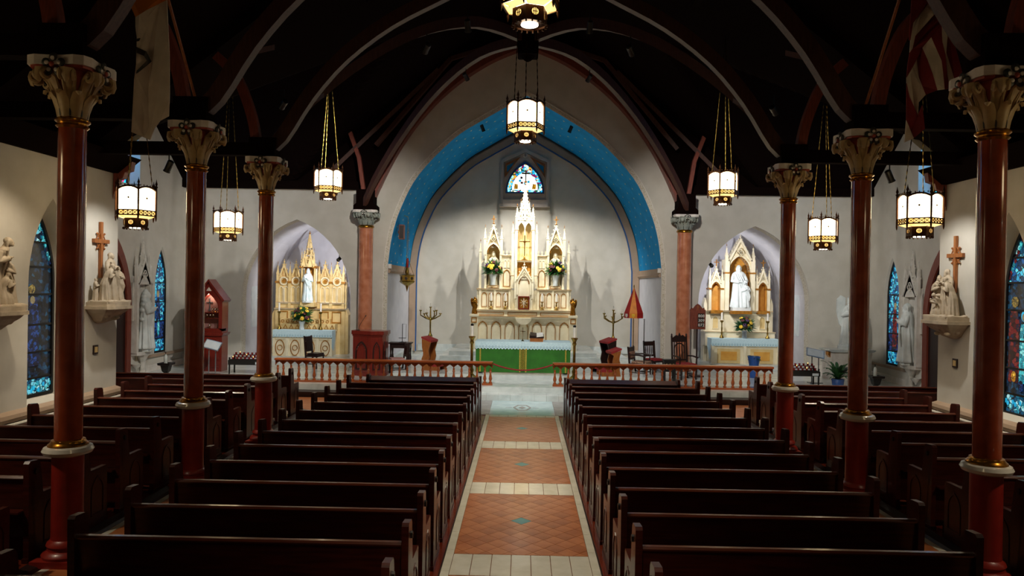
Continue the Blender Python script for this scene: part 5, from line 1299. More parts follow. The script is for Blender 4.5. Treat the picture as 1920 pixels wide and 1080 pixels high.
for i in range(6):
    a = i*pi/3; b_ = a+pi/3; r0 = 10*KS
    for t0, t1 in ((0, .22), (.28, .46), (.52, .68), (.74, 1)):
        A0 = [Vector((r0*(1-t0*.93)*cos(q), .15+r0*(1-t0*.93)*sin(q), zl(492)+(zl(438)-zl(492))*t0)) for q in (a, b_)]; A1 = [Vector((r0*(1-t1*.93)*cos(q), .15+r0*(1-t1*.93)*sin(q), zl(492)+(zl(438)-zl(492))*t1)) for q in (b_, a)]
        sp.add(A0+A1, [(0, 1, 2, 3)])
    sp.tube([(r0*cos(a), .15+r0*sin(a), zl(492)), (r0*.06*cos(a), .15+r0*.06*sin(a), zl(438))], .016, 5)
    for k in range(8):
        t = (k+.5)/8; sp.octa((r0*(1-t*.93)*cos(a)*1.15, .15+r0*(1-t*.93)*sin(a)*1.15, zl(492)+(zl(438)-zl(492))*t), .022, .026)
so = sp.build('spire', 'altar_buff', SL); MB().octa((0, .15, zl(436)), .05, .04).octa((0, .15, zl(433)), .025, .03).build('spire_knop', 'altar_gold', so)
for q in (-1, 1): pinnacle(SL, q*11.5*KS, -.02, zl(498), .06, zl(488)-zl(498), zl(468)-zl(488), 'altar_buff')
t = thing('statue', 'pale blue-white veiled statue standing under the spire of the side altar', 'statue', (xL, YS+.0, FZ+zl(567)))
MB().lathe([(.2, 0), (.2, .05), (.17, .07)], 8).build('base', 'statue_white', t)
m = MB(); robed(m, 60*KS, T(0, 0, .06), veil=True, seed=5, wide=.95); remeshed(m, 'body', 'statue_blue', t, .013)
side_cloth((xL, YS+TY, FZ), 54*KS, zl(617.5), .42, 'white lace cloth on the side altar with the veiled statue')
for px, nm in ((523, 'nearer the aisle wall'), (601, 'nearer the chancel')):
    x, z = P(px, 617, YS-.3); candlestick((x, YS-.3, FZ+zl(617.5)+.01), 34*KS, 15*KS, 'slim brass candlestick on the spired side altar, %s' % nm, 'side altar candlesticks', .075)
x, z = P(567, 600, YS-.25); t = thing('flower_arrangement', 'bouquet of yellow and purple flowers on the spired side altar', 'flowers', (x, YS-.3, FZ+zl(617.5)+.01))
lathe_part(t, 'vase', [(.08, 0), (.09, .05), (.07, .15), (.1, .26), (.12, .3), (.1, .3), (.06, .2)], 'statue_white'); bouquet(t, .42, 20, 31, .44)

# --- the altar with the man and child
xR, zR = P(1389, 634, YS)
def zr(py): return zR-(py-634)*KS-FZ
SR = thing('side_altar', 'cream gothic side altar with three gabled niches and a large white statue', 'side altar', (xR, YS, FZ))
tbl(SR, 61*KS, zr(634), .75, TY, 'altar_cream')
for d in (-30, 30):
    cx = d*KS; MB().prism([(cx-.4, zr(678)), (cx+.4, zr(678)), (cx+.4, zr(652)), (cx-.4, zr(652))], TY, TY+.03).build('front_panel', 'altar_buff', SR)
    MB().prism([(cx-.28, zr(673)), (cx+.28, zr(673)), (cx+.28, zr(657)), (cx-.28, zr(657))], TY-.015, TY+.01).build('inner_panel', 'niche_gold', SR)
for d in (-60, -1, 60): MB().box(d*KS-.05, d*KS+.05, TY-.03, TY+.04, 0, zr(645)).build('pilaster', 'altar_cream', SR)
MB().box(-65*KS, 65*KS, .1, .7, zr(634)-.3, zr(624)).build('gradine', 'altar_cream', SR); MB().box(-64*KS, 64*KS, .3, .75, 0, zr(586)).build('reredos_base', 'altar_cream', SR)
moulding(SR, -66*KS, 66*KS, .06, .7, zr(625), zr(622.5)); moulding(SR, -62*KS, 62*KS, .15, .7, zr(586), zr(583.5))
for d in (-44, 44):
    cx = d*KS
    MB().box(cx-11*KS, cx+11*KS, .08, .4, zr(589), zr(583)).build('niche_shelf', 'altar_gold', SR); blind_arch(SR, cx, .3, zr(618), 6*KS, zr(593)-zr(618), 'altar_cream', 'altar_buff', d=.04, cusps=False)
    open_niche(SR, cx, .3, zr(583), 8.5*KS, zr(529)-zr(583), .3); 
    for q in (-1, 1):
        MB().box(cx+q*11*KS-.045, cx+q*11*KS+.045, .22, .6, zr(583), zr(545)).build('niche_pier', 'altar_cream', SR); pinnacle(SR, cx+q*11.5*KS, .28, zr(545), .07, zr(522)-zr(545), zr(502)-zr(522))
        MB().box(cx+q*11*KS-.06, cx+q*11*KS+.06, .2, .6, zr(544), zr(541)).build('pier_cap', 'altar_gold', SR)
    MB().prism([(cx-10*KS, zr(543)), (cx+10*KS, zr(543)), (cx+9*KS, zr(534)), (cx, zr(510)), (cx-9*KS, zr(534))], .605, .72).build('niche_head', 'altar_cream', SR)
    gable(SR, cx, .32, zr(532), 10*KS, zr(503), depth=.1)
    z0 = zr(503); MB().box(cx-.014, cx+.014, .25, .28, z0, z0+.3).box(cx-.085, cx+.085, .25, .28, z0+.19, z0+.22).build('gable_cross', 'altar_gold', SR)
for d in (-62, 62):
    MB().prism([(d*KS-.06, 0), (d*KS+.06, 0), (d*KS+.06, zr(572)), (d*KS, zr(560)), (d*KS-.06, zr(572))], .35, .7).build('outer_buttress', 'altar_cream', SR)
open_niche(SR, 0, .32, zr(583), 20*KS, zr(480)-zr(583), .42)
MB().prism([(-25*KS, zr(520)), (25*KS, zr(520)), (24*KS, zr(500)), (0, zr(455)), (-24*KS, zr(500))], .5, .76).build('niche_head', 'altar_cream', SR) if False else None
for q in (-1, 1):
    MB().box(q*24*KS-.075, q*24*KS+.075, .18, .7, zr(583), zr(487)).build('main_pier', 'altar_cream', SR); MB().box(q*24*KS-.095, q*24*KS+.095, .16, .7, zr(514), zr(511)).build('pier_cap', 'altar_gold', SR)
    pinnacle(SR, q*25*KS, .28, zr(487), .1, zr(480)-zr(487), zr(461)-zr(480)); MB().box(q*31*KS-.05, q*31*KS+.05, .25, .6, zr(583), zr(527)).build('link_pier', 'altar_cream', SR)
    sh = archpoly(20*KS, zr(505), zr(500), zr(480), 6, 0)
gable(SR, 0, .32, zr(490), 23*KS, zr(446), depth=.14, th=.07, fill=False)
ap_ = archpoly(20*KS, zr(508), zr(510), zr(480), 8)[1:-1]; n_ = len(ap_); out_ = []
for i_ in range(n_):
    u = -1+2*i_/(n_-1); out_.append((22*KS*u, zr(490)+(zr(449)-zr(490))*(1-abs(u))))
MB().band(out_, ap_, .3, .7).build('canopy_head', 'altar_cream', SR)
MB().box(-18*KS, 18*KS, -.12, .4, zr(589), zr(583)).build('statue_shelf', 'altar_gold', SR)
t = thing('statue', 'large white statue of a bearded man with a child in the side altar niche', 'statue', (xR+.02, YS+.2, FZ+zr(583)))
MB().box(-.32, .32, -.2, .2, 0, .12).build('base', 'statue_white', t)
m = MB(); robed(m, 1.56, T(-.06, .05, .11), beard=True, seed=8, wide=1.08, arms=[((-.11, 0, .785), (-.155, -.05, .62), (-.02, -.13, .60)), ((.11, 0, .785), (.16, -.04, .62), (.1, -.16, .58))]); robed(m, .95, T(.16, -.09, .11), seed=9, folds=7, wide=1.0); remeshed(m, 'body', 'statue_white', t, .016)
side_cloth((xR, YS+TY, FZ), 61*KS, zr(634), .55, 'white lace cloth on the side altar with the man and child')
for px, nm in ((1353, 'nearer the chancel'), (1439, 'nearer the aisle wall')):
    x, z = P(px, 633, YS-.25); candlestick((x, YS-.25, FZ+zr(634)+.01), 33*KS, 14*KS, 'slim brass candlestick on the three-niche side altar, %s' % nm, 'side altar candlesticks', .075)
x, z = P(1395, 633, YS-.25); t = thing('flower_arrangement', 'spray of yellow flowers on the side altar below the man and child', 'flowers', (x, YS-.28, FZ+zr(634)+.01))
lathe_part(t, 'vase', [(.08, 0), (.09, .05), (.08, .15), (.09, .24), (.1, .28), (.08, .28), (.05, .2)], 'steel'); bouquet(t, .40, 14, 42, .42)

# ================================================================== WALL STATIONS, CROSSES, SHRINES
def station(side, Y, z, label, poses, crosslabel):
    rz = pi/2 if side < 0 else -pi/2
    t = thing('station_group', label, 'wall sculpture', (side*XW, Y, z), rz, group='stations on the aisle walls')
    MB().prism([(-.42, 0), (.42, 0), (.42, -.42), (.28, -.5), (-.28, -.5), (-.42, -.42)], .06, .14, 'z').build('ledge', 'station_stone', t)
    MB().prism([(-.45, 0), (.45, 0), (.45, -.44), (.3, -.53), (-.3, -.53), (-.45, -.44)], .0, .06, 'z').build('ledge_moulding', 'station_stone', t)
    br = MB(); prof = [(1, 0), (.9, -.06), (.62, -.16), (.45, -.24), (.2, -.29)]
    pl = [(-.4, 0), (.4, 0), (.4, -.4), (.27, -.48), (-.27, -.48), (-.4, -.4)]; vs = []; fs = []
    for f, dz in prof: vs += [(x*f, y*f, dz) for x, y in pl]
    for i in range(len(prof)-1): fs += [(i*6+k, i*6+(k+1) % 6, (i+1)*6+(k+1) % 6, (i+1)*6+k) for k in range(6)]
    fs += [tuple(range(6)), tuple(range(29, 23, -1))]; br.add(vs, fs)
    for k in range(9): br.ball((random.uniform(-.25, .25), random.uniform(-.33, -.1), random.uniform(-.2, -.08)), .06, .06, .04, 8, 6)
    remeshed(br, 'bracket', 'station_stone', t, .012, 1)
    rk = MB(); rk.box(-.4, .4, -.45, -.02, .12, .17)
    for k in range(14): rk.ball((random.uniform(-.36, .36), random.uniform(-.42, -.05), .16), .07, .06, .03, 8, 6)
    remeshed(rk, 'rocky_ground', 'station_stone', t, .014, 2)
    for i, (x, y, h, r, kw) in enumerate(poses):
        m = MB(); robed(m, h*1.14, RZ(r), seed=i+int(Y*7), **kw); o = remeshed(m, 'figure', 'station_stone', t, .0115, 1); o.location = (x, y, .16)
    c = thing('wooden_cross', crosslabel, 'cross', (side*XW, Y, z+.62), rz, group='wooden crosses over the stations')
    MB().box(-.035, .035, -.06, -.01, 0, 1.13).build('upright', 'cross_wood', c); MB().box(-.25, .25, -.065, -.005, .7, .78).build('crossbar', 'cross_wood', c)
    rg = MB()
    for k in range(4):
        a = k*pi/2+pi/4; cx, cz = .13*cos(a), .74+.16*sin(a)
        rg.tube([(.05*cos(a)*.3, -.03, .74+.25*sin(a)), (cx, -.03, cz), (.2*cos(a), -.03, .74+.05*sin(a))], .012, 5); rg.tube([(0, -.03, .74), (.16*cos(a), -.03, .74+.2*sin(a))], .012, 5); rg.octa((.17*cos(a), -.03, .74+.21*sin(a)), .03)
    rg.build('ring_ornament', 'cross_wood', c)
    return t
station(-1, 14.2, 2.5, 'stone-coloured sculpture group of three standing figures on a pulpit-side wall bracket',
        [(.02, -.22, .86, 0, {}), (-.22, -.25, .66, .9, dict(bend=.5, beard=True)), (.26, -.24, .62, -.7, dict(beard=True)), (-.3, -.12, .4, .5, dict(kneel=False))], 'wooden cross with ring ornament over the standing-figure group near the transept')
station(-1, 11.12, 2.5, 'stone-coloured sculpture group of stooping figures on a pulpit-side bracket, beyond the window',
        [(-.1, -.22, .95, .5, dict(bend=.5)), (.24, -.22, .72, -1.2, dict(bend=.7)), (.05, -.28, .6, 1.0, dict(kneel=True, bend=.6)), (-.28, -.2, .6, 0, {})], 'wooden cross over the stooping-figure group on the pulpit side')
station(1, 14.25, 2.48, 'stone-coloured sculpture group bending over a lying figure on a bracket by the transept',
        [(-.02, -.18, .82, .2, dict(beard=True)), (-.26, -.2, .7, 1.1, dict(bend=.5, veil=True)), (.24, -.22, .68, -.9, dict(bend=.45)), (-.08, -.3, .5, 0, dict(kneel=True, bend=1.0))], 'wooden cross with ring ornament over the bending group on the hymn board side')
lf = None
for side, Y, z, lb in ((-1, 14.1, 1.68, 'small wood-framed plaque below the standing-figure group'), (1, 14.24, 1.7, 'small wood-framed plaque below the bending-figure group')):
    t = thing('station_plaque', lb, 'plaque', (side*XW, Y, z-.09), pi/2 if side < 0 else -pi/2, group='plaques under the stations')
    MB().box(-.075, .075, -.025, 0, 0, .18).build('frame', 'dark_oak', t); MB().box(-.045, .045, -.032, -.024, .035, .145).build('plate', 'altar_buff', t)
def shrine(side, label, st_label, veil, beard):
    rz = pi/2 if side < 0 else -pi/2; Y = 20.78
    t = thing('gothic_shrine', label, 'shrine', (side*XT, Y, 0), rz, group='white gothic wall shrines'); t.scale = (.84, .66, 1)
    m_ = 'shrine_white'
    MB().box(-.5, .5, -.08, -.005, .3, 3.2).build('back_panel', m_, t)
    for q in (-1, 1):
        MB().box(q*.46-.07, q*.46+.07, -.34, -.02, .95, 3.0).build('side_pier', m_, t); pinnacle(t, q*.42, -.22, 3.0, .11, .5, .42, m_, m_)
        pinnacle(t, q*.56, -.16, 1.9, .08, .9, .35, m_, m_)
    MB().prism([(-.5, 0), (.5, 0), (.5, -.34), (.3, -.44), (-.3, -.44), (-.5, -.34)], .88, .98, 'z').build('shelf', m_, t)
    MB().lathe([(.14, .3), (.14, .36), (.1, .42), (.1, .66), (.2, .8), (.28, .88)], 8, (.05, -.22, 0)).build('corbel', m_, t)
    MB().box(-.26, .14, -.1, -.06, .7, .86).build('relief_plate', 'station_stone', t)
    MB().lathe([(.03, .46), (.05, .5), (.17, .58), (.2, .64), (.17, .64), (.1, .6)], 12, (-.42 if side < 0 else .42, -.26, 0)).build('stoup', m_, t, True)
    ap = archpoly(.36, 2.55, 2.75, 3.2, 8); MB().band([(-.44, 2.55), (-.44, 3.0)]+[(u*.42, 3.15+.5*(1-abs(u))) for u in [-1+2*i/(len(ap)-5) for i in range(len(ap)-4)]]+[(.44, 3.0), (.44, 2.55)], ap, -.3, -.1).build('canopy_arch', m_, t)
    gable(t, 0, -.28, 2.95, .46, 3.75, m_, m_, depth=.06)
    MB().box(-.42, .42, -.28, -.04, 3.0, 3.2).build('canopy_block', m_, t)
    pinnacle(t, 0, -.2, 3.55, .14, .25, .5, m_, m_)
    s_ = thing('statue', st_label, 'statue', (side*(XT-.25), Y, .98), rz)
    MB().lathe([(.17, 0), (.17, .08), (.15, .1)], 8).build('base', 'statue_white', s_)
    m = MB(); robed(m, 1.72, T(0, 0, .08), veil=veil, beard=beard, seed=14+side, wide=.82); o = remeshed(m, 'body', 'statue_white', s_, .018); o.rotation_euler = (0, 0, .5*-side)
shrine(-1, 'white gothic wall shrine with pinnacles beside the transept window, pulpit side', 'white draped statue in the wall shrine on the pulpit side', True, False)
shrine(1, 'white gothic wall shrine with pinnacles beside the transept window, hymn board side', 'white robed statue in the wall shrine on the hymn board side', False, True)

# ================================================================== SANCTUARY FURNISHINGS
def at_floor(px, Y): return P(px, 600, Y)[0]
# pulpit
YP = 21.45; x = at_floor(694, YP); t = thing('pulpit', 'polygonal reddish wooden pulpit in front of the pale chancel column', 'pulpit', (x, YP, .3))
def ngon(hw, d): return [(-hw, .35), (-hw, -.05), (-hw*.25 if 0 else hw*.2, -d), (hw*.85, -d*.6), (hw, .0), (hw, .35)]
pl = ngon(.5, .35)
MB().prism(pl, .08, 1.22, 'z').build('body', 'ambo_wood', t); MB().prism([(a*1.05, b*1.08) for a, b in pl], 0, .1, 'z').build('plinth', 'ambo_wood', t)
MB().prism([(a*1.04, b*1.06) for a, b in pl], 1.2, 1.25, 'z').build('lower_cornice', 'ambo_wood', t); MB().prism([(a*1.1, b*1.14) for a, b in pl], 1.25, 1.36, 'z').build('cornice', 'ambo_wood', t)
for (a, b) in zip(pl[1:4], pl[2:5]):
    A2, B2 = Vector((*a, 0)), Vector((*b, 0)); L = (B2-A2).length; ang = math.atan2(b[1]-a[1], b[0]-a[0]); mt = T(*A2) @ RZ(ang)
    if L < .2: continue
    w_ = L*.32; m = MB(); m.band(archpoly(w_, .2, .72, 1.05, 6, L/2), archpoly(w_-.035, .235, .72, .99, 6, L/2), -.025, .0, 'y', mt, closed=True); m.build('tracery_arch', 'dark_oak', t)  # darker colour stands in for shade in the carved arches
    m = MB()
    for px_, pz in archpoly(w_-.04, .3, .72, .97, 4, L/2)[2:-2]: m.ball((px_, -.02, pz), .02, .012, .03, 6, 5, mt)
    tag(m.build('tracery_cusp', 'ambo_wood', t), kind='stuff')
x2, z2 = P(672, 616, YP); g = thing('gooseneck_microphone', 'thin black gooseneck microphone on top of the pulpit', 'microphone', (x2, YP, 1.66))
MB().lathe([(.05, 0), (.05, .02), (.02, .03)], 10).build('base', 'iron_black', g); MB().tube([(0, 0, .02), (.02, 0, .12), (.09, .0, .25), (.2, 0, .42)], .007, 6).build('neck', 'iron_black', g); MB().tube([(.2, 0, .42), (.23, 0, .46)], .014, 8).build('capsule', 'iron_black', g)
# reliquary cabinet
YC = 21.7; x = at_floor(391, YC); t = thing('reliquary_cabinet', 'reddish wooden display cabinet with pointed glazed arch near the transept wall', 'cabinet', (x, YC, .3))
MB().box(-.42, .42, 0, .45, 0, 1.24).build('base_cabinet', 'ambo_wood', t); MB().prism([(-.5, 1.2), (.5, 1.2), (.46, 1.12), (.42, 1.1), (-.42, 1.1), (-.46, 1.12)], -.06, .47).build('counter', 'ambo_wood', t)
for q in (-.21, .21): MB().band(archpoly(.17, .12, .75, 1.02, 6, q), archpoly(.14, .15, .75, .98, 6, q), -.02, 0, closed=True).build('door_arch', 'ambo_wood', t)
hs = [(-.42, 1.24), (-.42, 2.2), (0, 2.74), (.42, 2.2), (.42, 1.24)]
gl_ = archpoly(.31, 1.32, 1.85, 2.4, 8); n_ = len(gl_)
MB().prism(hs, .3, .45).build('case_back', 'ambo_wood', t); M('case_lining', 'B08078', '9A6C66', 5, .7); MB().prism(gl_, .26, .3).build('lining', 'case_lining', t)
outer = [(-.42, 1.24), (-.42, 1.9), (-.42, 2.2), (-.28, 2.38), (-.14, 2.56), (0, 2.74), (.14, 2.56), (.28, 2.38), (.42, 2.2), (.42, 1.9), (.42, 1.24)]
ia = plin([(-1, -1), (1, 1)])
inn_ = [(-.31, 1.32), (-.31, 1.6), (-.31, 1.85), (-.27, 2.08), (-.15, 2.26), (0, 2.4), (.15, 2.26), (.27, 2.08), (.31, 1.85), (.31, 1.6), (.31, 1.32)]
MB().band(outer, inn_, 0, .3).build('case_front', 'ambo_wood', t); MB().box(-.42, .42, 0, .3, 1.24, 1.32).build('case_sill', 'ambo_wood', t)
for q in (-1, 1): MB().add([(q*.46, -.05, 2.14), (0, -.05, 2.76), (0, .47, 2.76), (q*.46, .47, 2.14), (q*.5, -.05, 2.2), (0, -.05, 2.84), (0, .47, 2.84), (q*.5, .47, 2.2)], [(0, 1, 2, 3), (7, 6, 5, 4), (0, 4, 5, 1), (1, 5, 6, 2), (2, 6, 7, 3), (3, 7, 4, 0)]).build('roof_board', 'ambo_wood', t)
MB().prism([(-.08, 2.48), (.08, 2.48), (0, 2.6)], -.01, .01).build('gable_inset', 'capital_white', t)
m = MB(); m.box(-.09, -.06, .23, .26, 1.9, 2.25).box(-.17, .02, .23, .26, 2.1, 2.13); t2 = thing('relic_cross', 'pale metal cross standing inside the reliquary cabinet', 'cross', (x, YC, .3)); m.build('cross', 'steel', t2)
MB().box(-.1, -.05, .2, .26, 1.85, 1.91).build('foot', 'steel', t2)
MB().box(-.29, .29, .05, .26, 1.8, 1.82).build('shelf', 'ambo_wood', t); MB().box(-.29, .29, .05, .26, 1.62, 1.64).build('shelf', 'ambo_wood', t)
for k, (dx, z) in enumerate(((.06, 1.82), (.15, 1.82), (.23, 1.82), (-.1, 1.64), (0, 1.64), (.09, 1.64), (-.02, 1.32))):
    r_ = thing('reliquary', 'small gilt reliquary on the %s of the glazed cabinet' % ('upper shelf' if k < 3 else 'lower shelf' if k < 6 else 'floor'), 'reliquary', (x+dx, YC+.14, .3+z), group='reliquaries in the cabinet')
    lathe_part(r_, 'foot', [(.03, 0), (.03, .01), (.008, .03), (.008, .06)], 'gilt', 10); MB().prism(ell(0, .095, .035, .04, 10), -.01, .01).build('case', 'gilt', r_); MB().prism(ell(0, .095, .02, .022, 8), -.014, -.008).build('window', 'capital_white', r_)
lp = bpy.data.lights.new('case_lamp', 'POINT'); lp.energy = 2.5; lp.color = WARM; lp.shadow_soft_size = .03; lo = bpy.data.objects.new('case_lamp', lp); COL.objects.link(lo); lo.location = (x, YC+.12, .3+2.3)
def sign_stand(px, Y, label, h, tilt=.6, n=2):
    x = at_floor(px, Y); t = thing('sign_stand', label, 'sign stand', (x, Y, .3))
    for q in (-1, 1): MB().tube([(q*.1, 0, 0), (q*.1, 0, h)], .018, 8).build('post', 'steel', t)
    mt = T(0, 0, h+.06) @ Matrix.Rotation(-tilt, 4, 'X') @ Matrix.Rotation(.25, 4, 'Y')
    MB().box(-.26, .26, -.01, .01, -.15, .15, mt).build('board', 'steel', t); MB().box(-.235, .235, -.016, -.008, -.125, .125, mt).build('sheet', 'sign_white', t)
    MB().box(-.2, .2, -.12, .12, 0, .02).build('foot', 'steel', t)
sign_stand(399, 21.0, 'slanted information board on two metal posts before the reliquary cabinet', .82)
sign_stand(1530, 21.6, 'slanted information board on posts behind the votive candle rack', .84, .7)
def votive(px, Y, label, hw=.5):
    x = at_floor(px, Y); t = thing('votive_rack', label, 'candle rack', (x, Y, .3), group='votive candle racks')
    for sx in (-1, 1):
        for y in (0, .38): MB().box(sx*hw-.02, sx*hw+.02, y, y+.03, 0, .5).build('leg', 'iron_black', t)
    MB().box(-hw-.03, hw+.03, -.03, .42, .28, .42).build('tray', 'iron_black', t)
    MB().box(hw-.2, hw-.02, -.036, -.03, .3, .37).build('notice', 'sign_white', t)
    gm = None
    for r in range(3):
        MB().box(-hw, hw, .05+r*.12, .15+r*.12, .42+r*.06, .44+r*.06).build('tier', 'iron_black', t)
        for k in range(8):
            xx = -hw+.07+k*(2*hw-.14)/7
            if gm is None:
                gm = lathe_part(t, 'votive_glass', [(.026, 0), (.033, .06), (.03, .06), (.022, .02)], 'red_glass', 10); gm.location = (xx, .1, .44)
                fm = MB().ball((0, 0, .07), .007, .007, .016, 6, 5).build('flame', 'flame', gm)
            else:
                o = share(gm, t, (xx, .1+r*.12, .44+r*.06))
                if (k*3+r) % 5 == 0: share(fm, o)
votive(462, 21.2, 'black votive candle rack with red glasses near the reliquary cabinet')
votive(1505, 20.9, 'black votive candle rack with red glasses beside the potted lily')
# white pedestal with kneeling angel
YQ = 22.6; x = at_floor(1590, YQ); kq = YQ/F; t = thing('pedestal', 'white pedestal cabinet with small plaque near the transept wall', 'pedestal', (x, YQ-.3, .3))
MB().box(-.62, .62, 0, .7, 0, .88).build('body', 'capital_white', t); MB().prism([(-.72, .96), (.72, .96), (.72, .93), (.64, .88), (-.64, .88), (-.72, .93)], -.06, .74).build('top_slab', 'marble', t)
MB().box(-.1, .1, -.015, 0, .6, .78).build('plaque', 'gilt', t)
for q in (-1, 1): MB().prism([(q*.62, .7), (q*.68, .78), (q*.68, .88), (q*.62, .88)], .1, .3).build('scroll_bracket', 'gilt', t)
a_ = thing('angel_statue', 'tall white angel statue with folded wings on the white pedestal', 'statue', (x, YQ, 1.26)); MB().lathe([(.3, 0), (.3, .1), (.24, .16)], 10).build('base', 'statue_white', a_)
m = MB(); robed(m, 1.5, T(0, 0, .12), seed=21, wide=.95, bend=.25)
for q in (-1, 1):
    pl = [(q*.02, 1.0), (q*.12, 1.05), (q*.2, .97), (q*.2, .7), (q*.15, .45), (q*.08, .35), (q*.04, .6)]; m.prism(pl, .07, .12, 'y', T(0, 0, .12) @ Matrix.Scale(1.5, 4))
remeshed(m, 'body', 'statue_white', a_, .018)
# plants
def leafy(parent, n, L, z0, seed, wid=.05, lo_=.3, hi_=1.2):
    r = random.Random(seed); m = MB()
    for k in range(n):
        a = r.random()*2*pi; up = r.uniform(lo_, hi_); d = Vector((cos(a), sin(a), 0)); l = L*r.uniform(.7, 1.1); pts = []
        for i in range(6): t_ = i/5; pts.append(Vector((0, 0, z0))+d*l*t_*.9+Vector((0, 0, l*(up*t_-1.15*t_*t_*(.4+.3*up)))))
        s_ = Vector((-sin(a), cos(a), 0)); ws = [.01, wid*.5, wid, wid*.9, wid*.55, .004]; vs = []; fs = []
        for p, w_ in zip(pts, ws): vs += [p-s_*w_, p-Vector((0, 0, .012)), p+s_*w_]
        for i in range(5): fs += [(3*i, 3*i+1, 3*i+4, 3*i+3), (3*i+1, 3*i+2, 3*i+5, 3*i+4)]
        lm = MB().add(vs, fs).build('leaf', 'leaf_green' if k % 2 else 'leaf_dark', parent, True)
x = at_floor(1573, 20.6); t = thing('potted_lily', 'big leafy plant in a blue pot on the floor beside the votive rack', 'plant', (x, 20.6, .3))
lathe_part(t, 'pot', [(.12, 0), (.15, .02), (.18, .24), (.19, .26), (.16, .26), (.15, .2)], 'pot_blue'); MB().lathe([(.155, .2), (.155, .22)], 16).build('soil', 'dark_oak', t); leafy(t, 44, .50, .22, 5, .05, .9, 2.3)
x = at_floor(1415, 22.6); t = thing('potted_plant', 'small green plant in a tall blue pot before the three-niche side altar', 'plant', (x, 22.6, .3))
lathe_part(t, 'pot', [(.13, 0), (.14, .04), (.15, .4), (.19, .62), (.2, .68), (.17, .68), (.15, .6)], 'pot_blue'); MB().lathe([(.16, .6), (.16, .62)], 16).build('soil', 'dark_oak', t); leafy(t, 18, .26, .62, 9, .035)
# holy-water urns with bottles
for px, Y, lb, s in ((313, 20.2, 'pulpit side', -1), (1644, 20.2, 'hymn board side', 1)):
    x = at_floor(px, Y); t = thing('black_urn', 'black urn-shaped planter stand near the transept wall on the '+lb, 'stand', (x, Y, .3), group='black urn stands')
    MB().lathe([(.14, 0), (.14, .03), (.08, .06), (.07, .14), (.12, .18), (.16, .34), (.24, .36), (.25, .42), (.2, .42), (.16, .36)], 4, ph=pi/4).build('urn', 'iron_black', t)
    MB().lathe([(.19, .37), (.19, .39)], 4, ph=pi/4).build('insert', 'iron_black', t)
    b_ = thing('pump_bottle', 'clear pump bottle standing in the black urn on the '+lb, 'bottle', (x-.02, Y, .3+.392), group='pump bottles')
    lathe_part(b_, 'bottle', [(.045, 0), (.05, .02), (.05, .2), (.03, .25), (.015, .27)], 'plastic_clear', 14); MB().tube([(0, 0, .27), (0, 0, .33)], .008, 6).tube([(-.045, 0, .335), (.02, 0, .335)], .01, 6).build('pump', 'iron_black', b_)
# hymn board
YM = 22.6; x, z = P(1308, 595, YM); km = YM/F; t = thing('hymn_board', 'wooden hymn number board with white digits on a tall post', 'hymn board', (x, YM, .3))
zb = z-.3; bw = 13*km; bh = 17*km
MB().box(-bw, bw, -.02, .02, zb-bh*1.3, zb+bh*.75).build('board', 'brace_wood', t)
MB().prism([(-bw, zb+bh*.75), (-bw*.9, zb+bh*1.1), (-bw*.7, zb+bh*.95), (-bw*.3, zb+bh*1.35), (0, zb+bh*1.5), (bw*.3, zb+bh*1.35), (bw*.7, zb+bh*.95), (bw*.9, zb+bh*1.1), (bw, zb+bh*.75)], -.02, .02).build('crest', 'brace_wood', t)
for q in (-1, 1): MB().box(q*bw-.025, q*bw+.025, -.03, .03, zb-bh*1.32, zb+bh*.85).build('side_post', 'brace_wood', t)
for k in range(4): MB().box(-bw, bw, -.03, -.02, zb+bh*(.6-.56*k)-.012, zb+bh*(.6-.56*k)).build('slot_rail', 'brace_wood', t)
MB().box(-.012, .012, -.028, -.018, zb+bh*.8, zb+bh*1.3).box(-.05, .05, -.028, -.018, zb+bh*1.1, zb+bh*1.14).build('crest_cross', 'cross_wood', t)
MB().tube([(0, .03, 0), (0, .03, zb-bh*1.2)], .028, 8).build('post', 'dark_oak', t); MB().box(-.2, .2, -.12, .18, 0, .05).build('foot', 'dark_oak', t)
for k, tx in enumerate(('808', '309', '072')):
    cu = bpy.data.curves.new('digits', 'FONT'); cu.body = tx; cu.size = .125; cu.extrude = .002; cu.space_character = 1.1
    tmp = bpy.data.objects.new('digits', cu); COL.objects.link(tmp); dg = bpy.context.evaluated_depsgraph_get(); me = bpy.data.meshes.new_from_object(tmp.evaluated_get(dg)); bpy.data.objects.remove(tmp)
    me.name = 'digits'; me.materials.clear(); me.materials.append(G['paper']); o = bpy.data.objects.new('digits', me); COL.objects.link(o); o.parent = t
    o.rotation_euler = (pi/2, 0, 0); o.location = (.012, -.034, zb+bh*(.0-.5*k)+.006)
    MB().box(0.0, bw-.02, -.026, -.02, zb+bh*(.0-.5*k)-.015, zb+bh*(.0-.5*k)+.125).build('digit_card', 'iron_black', t)
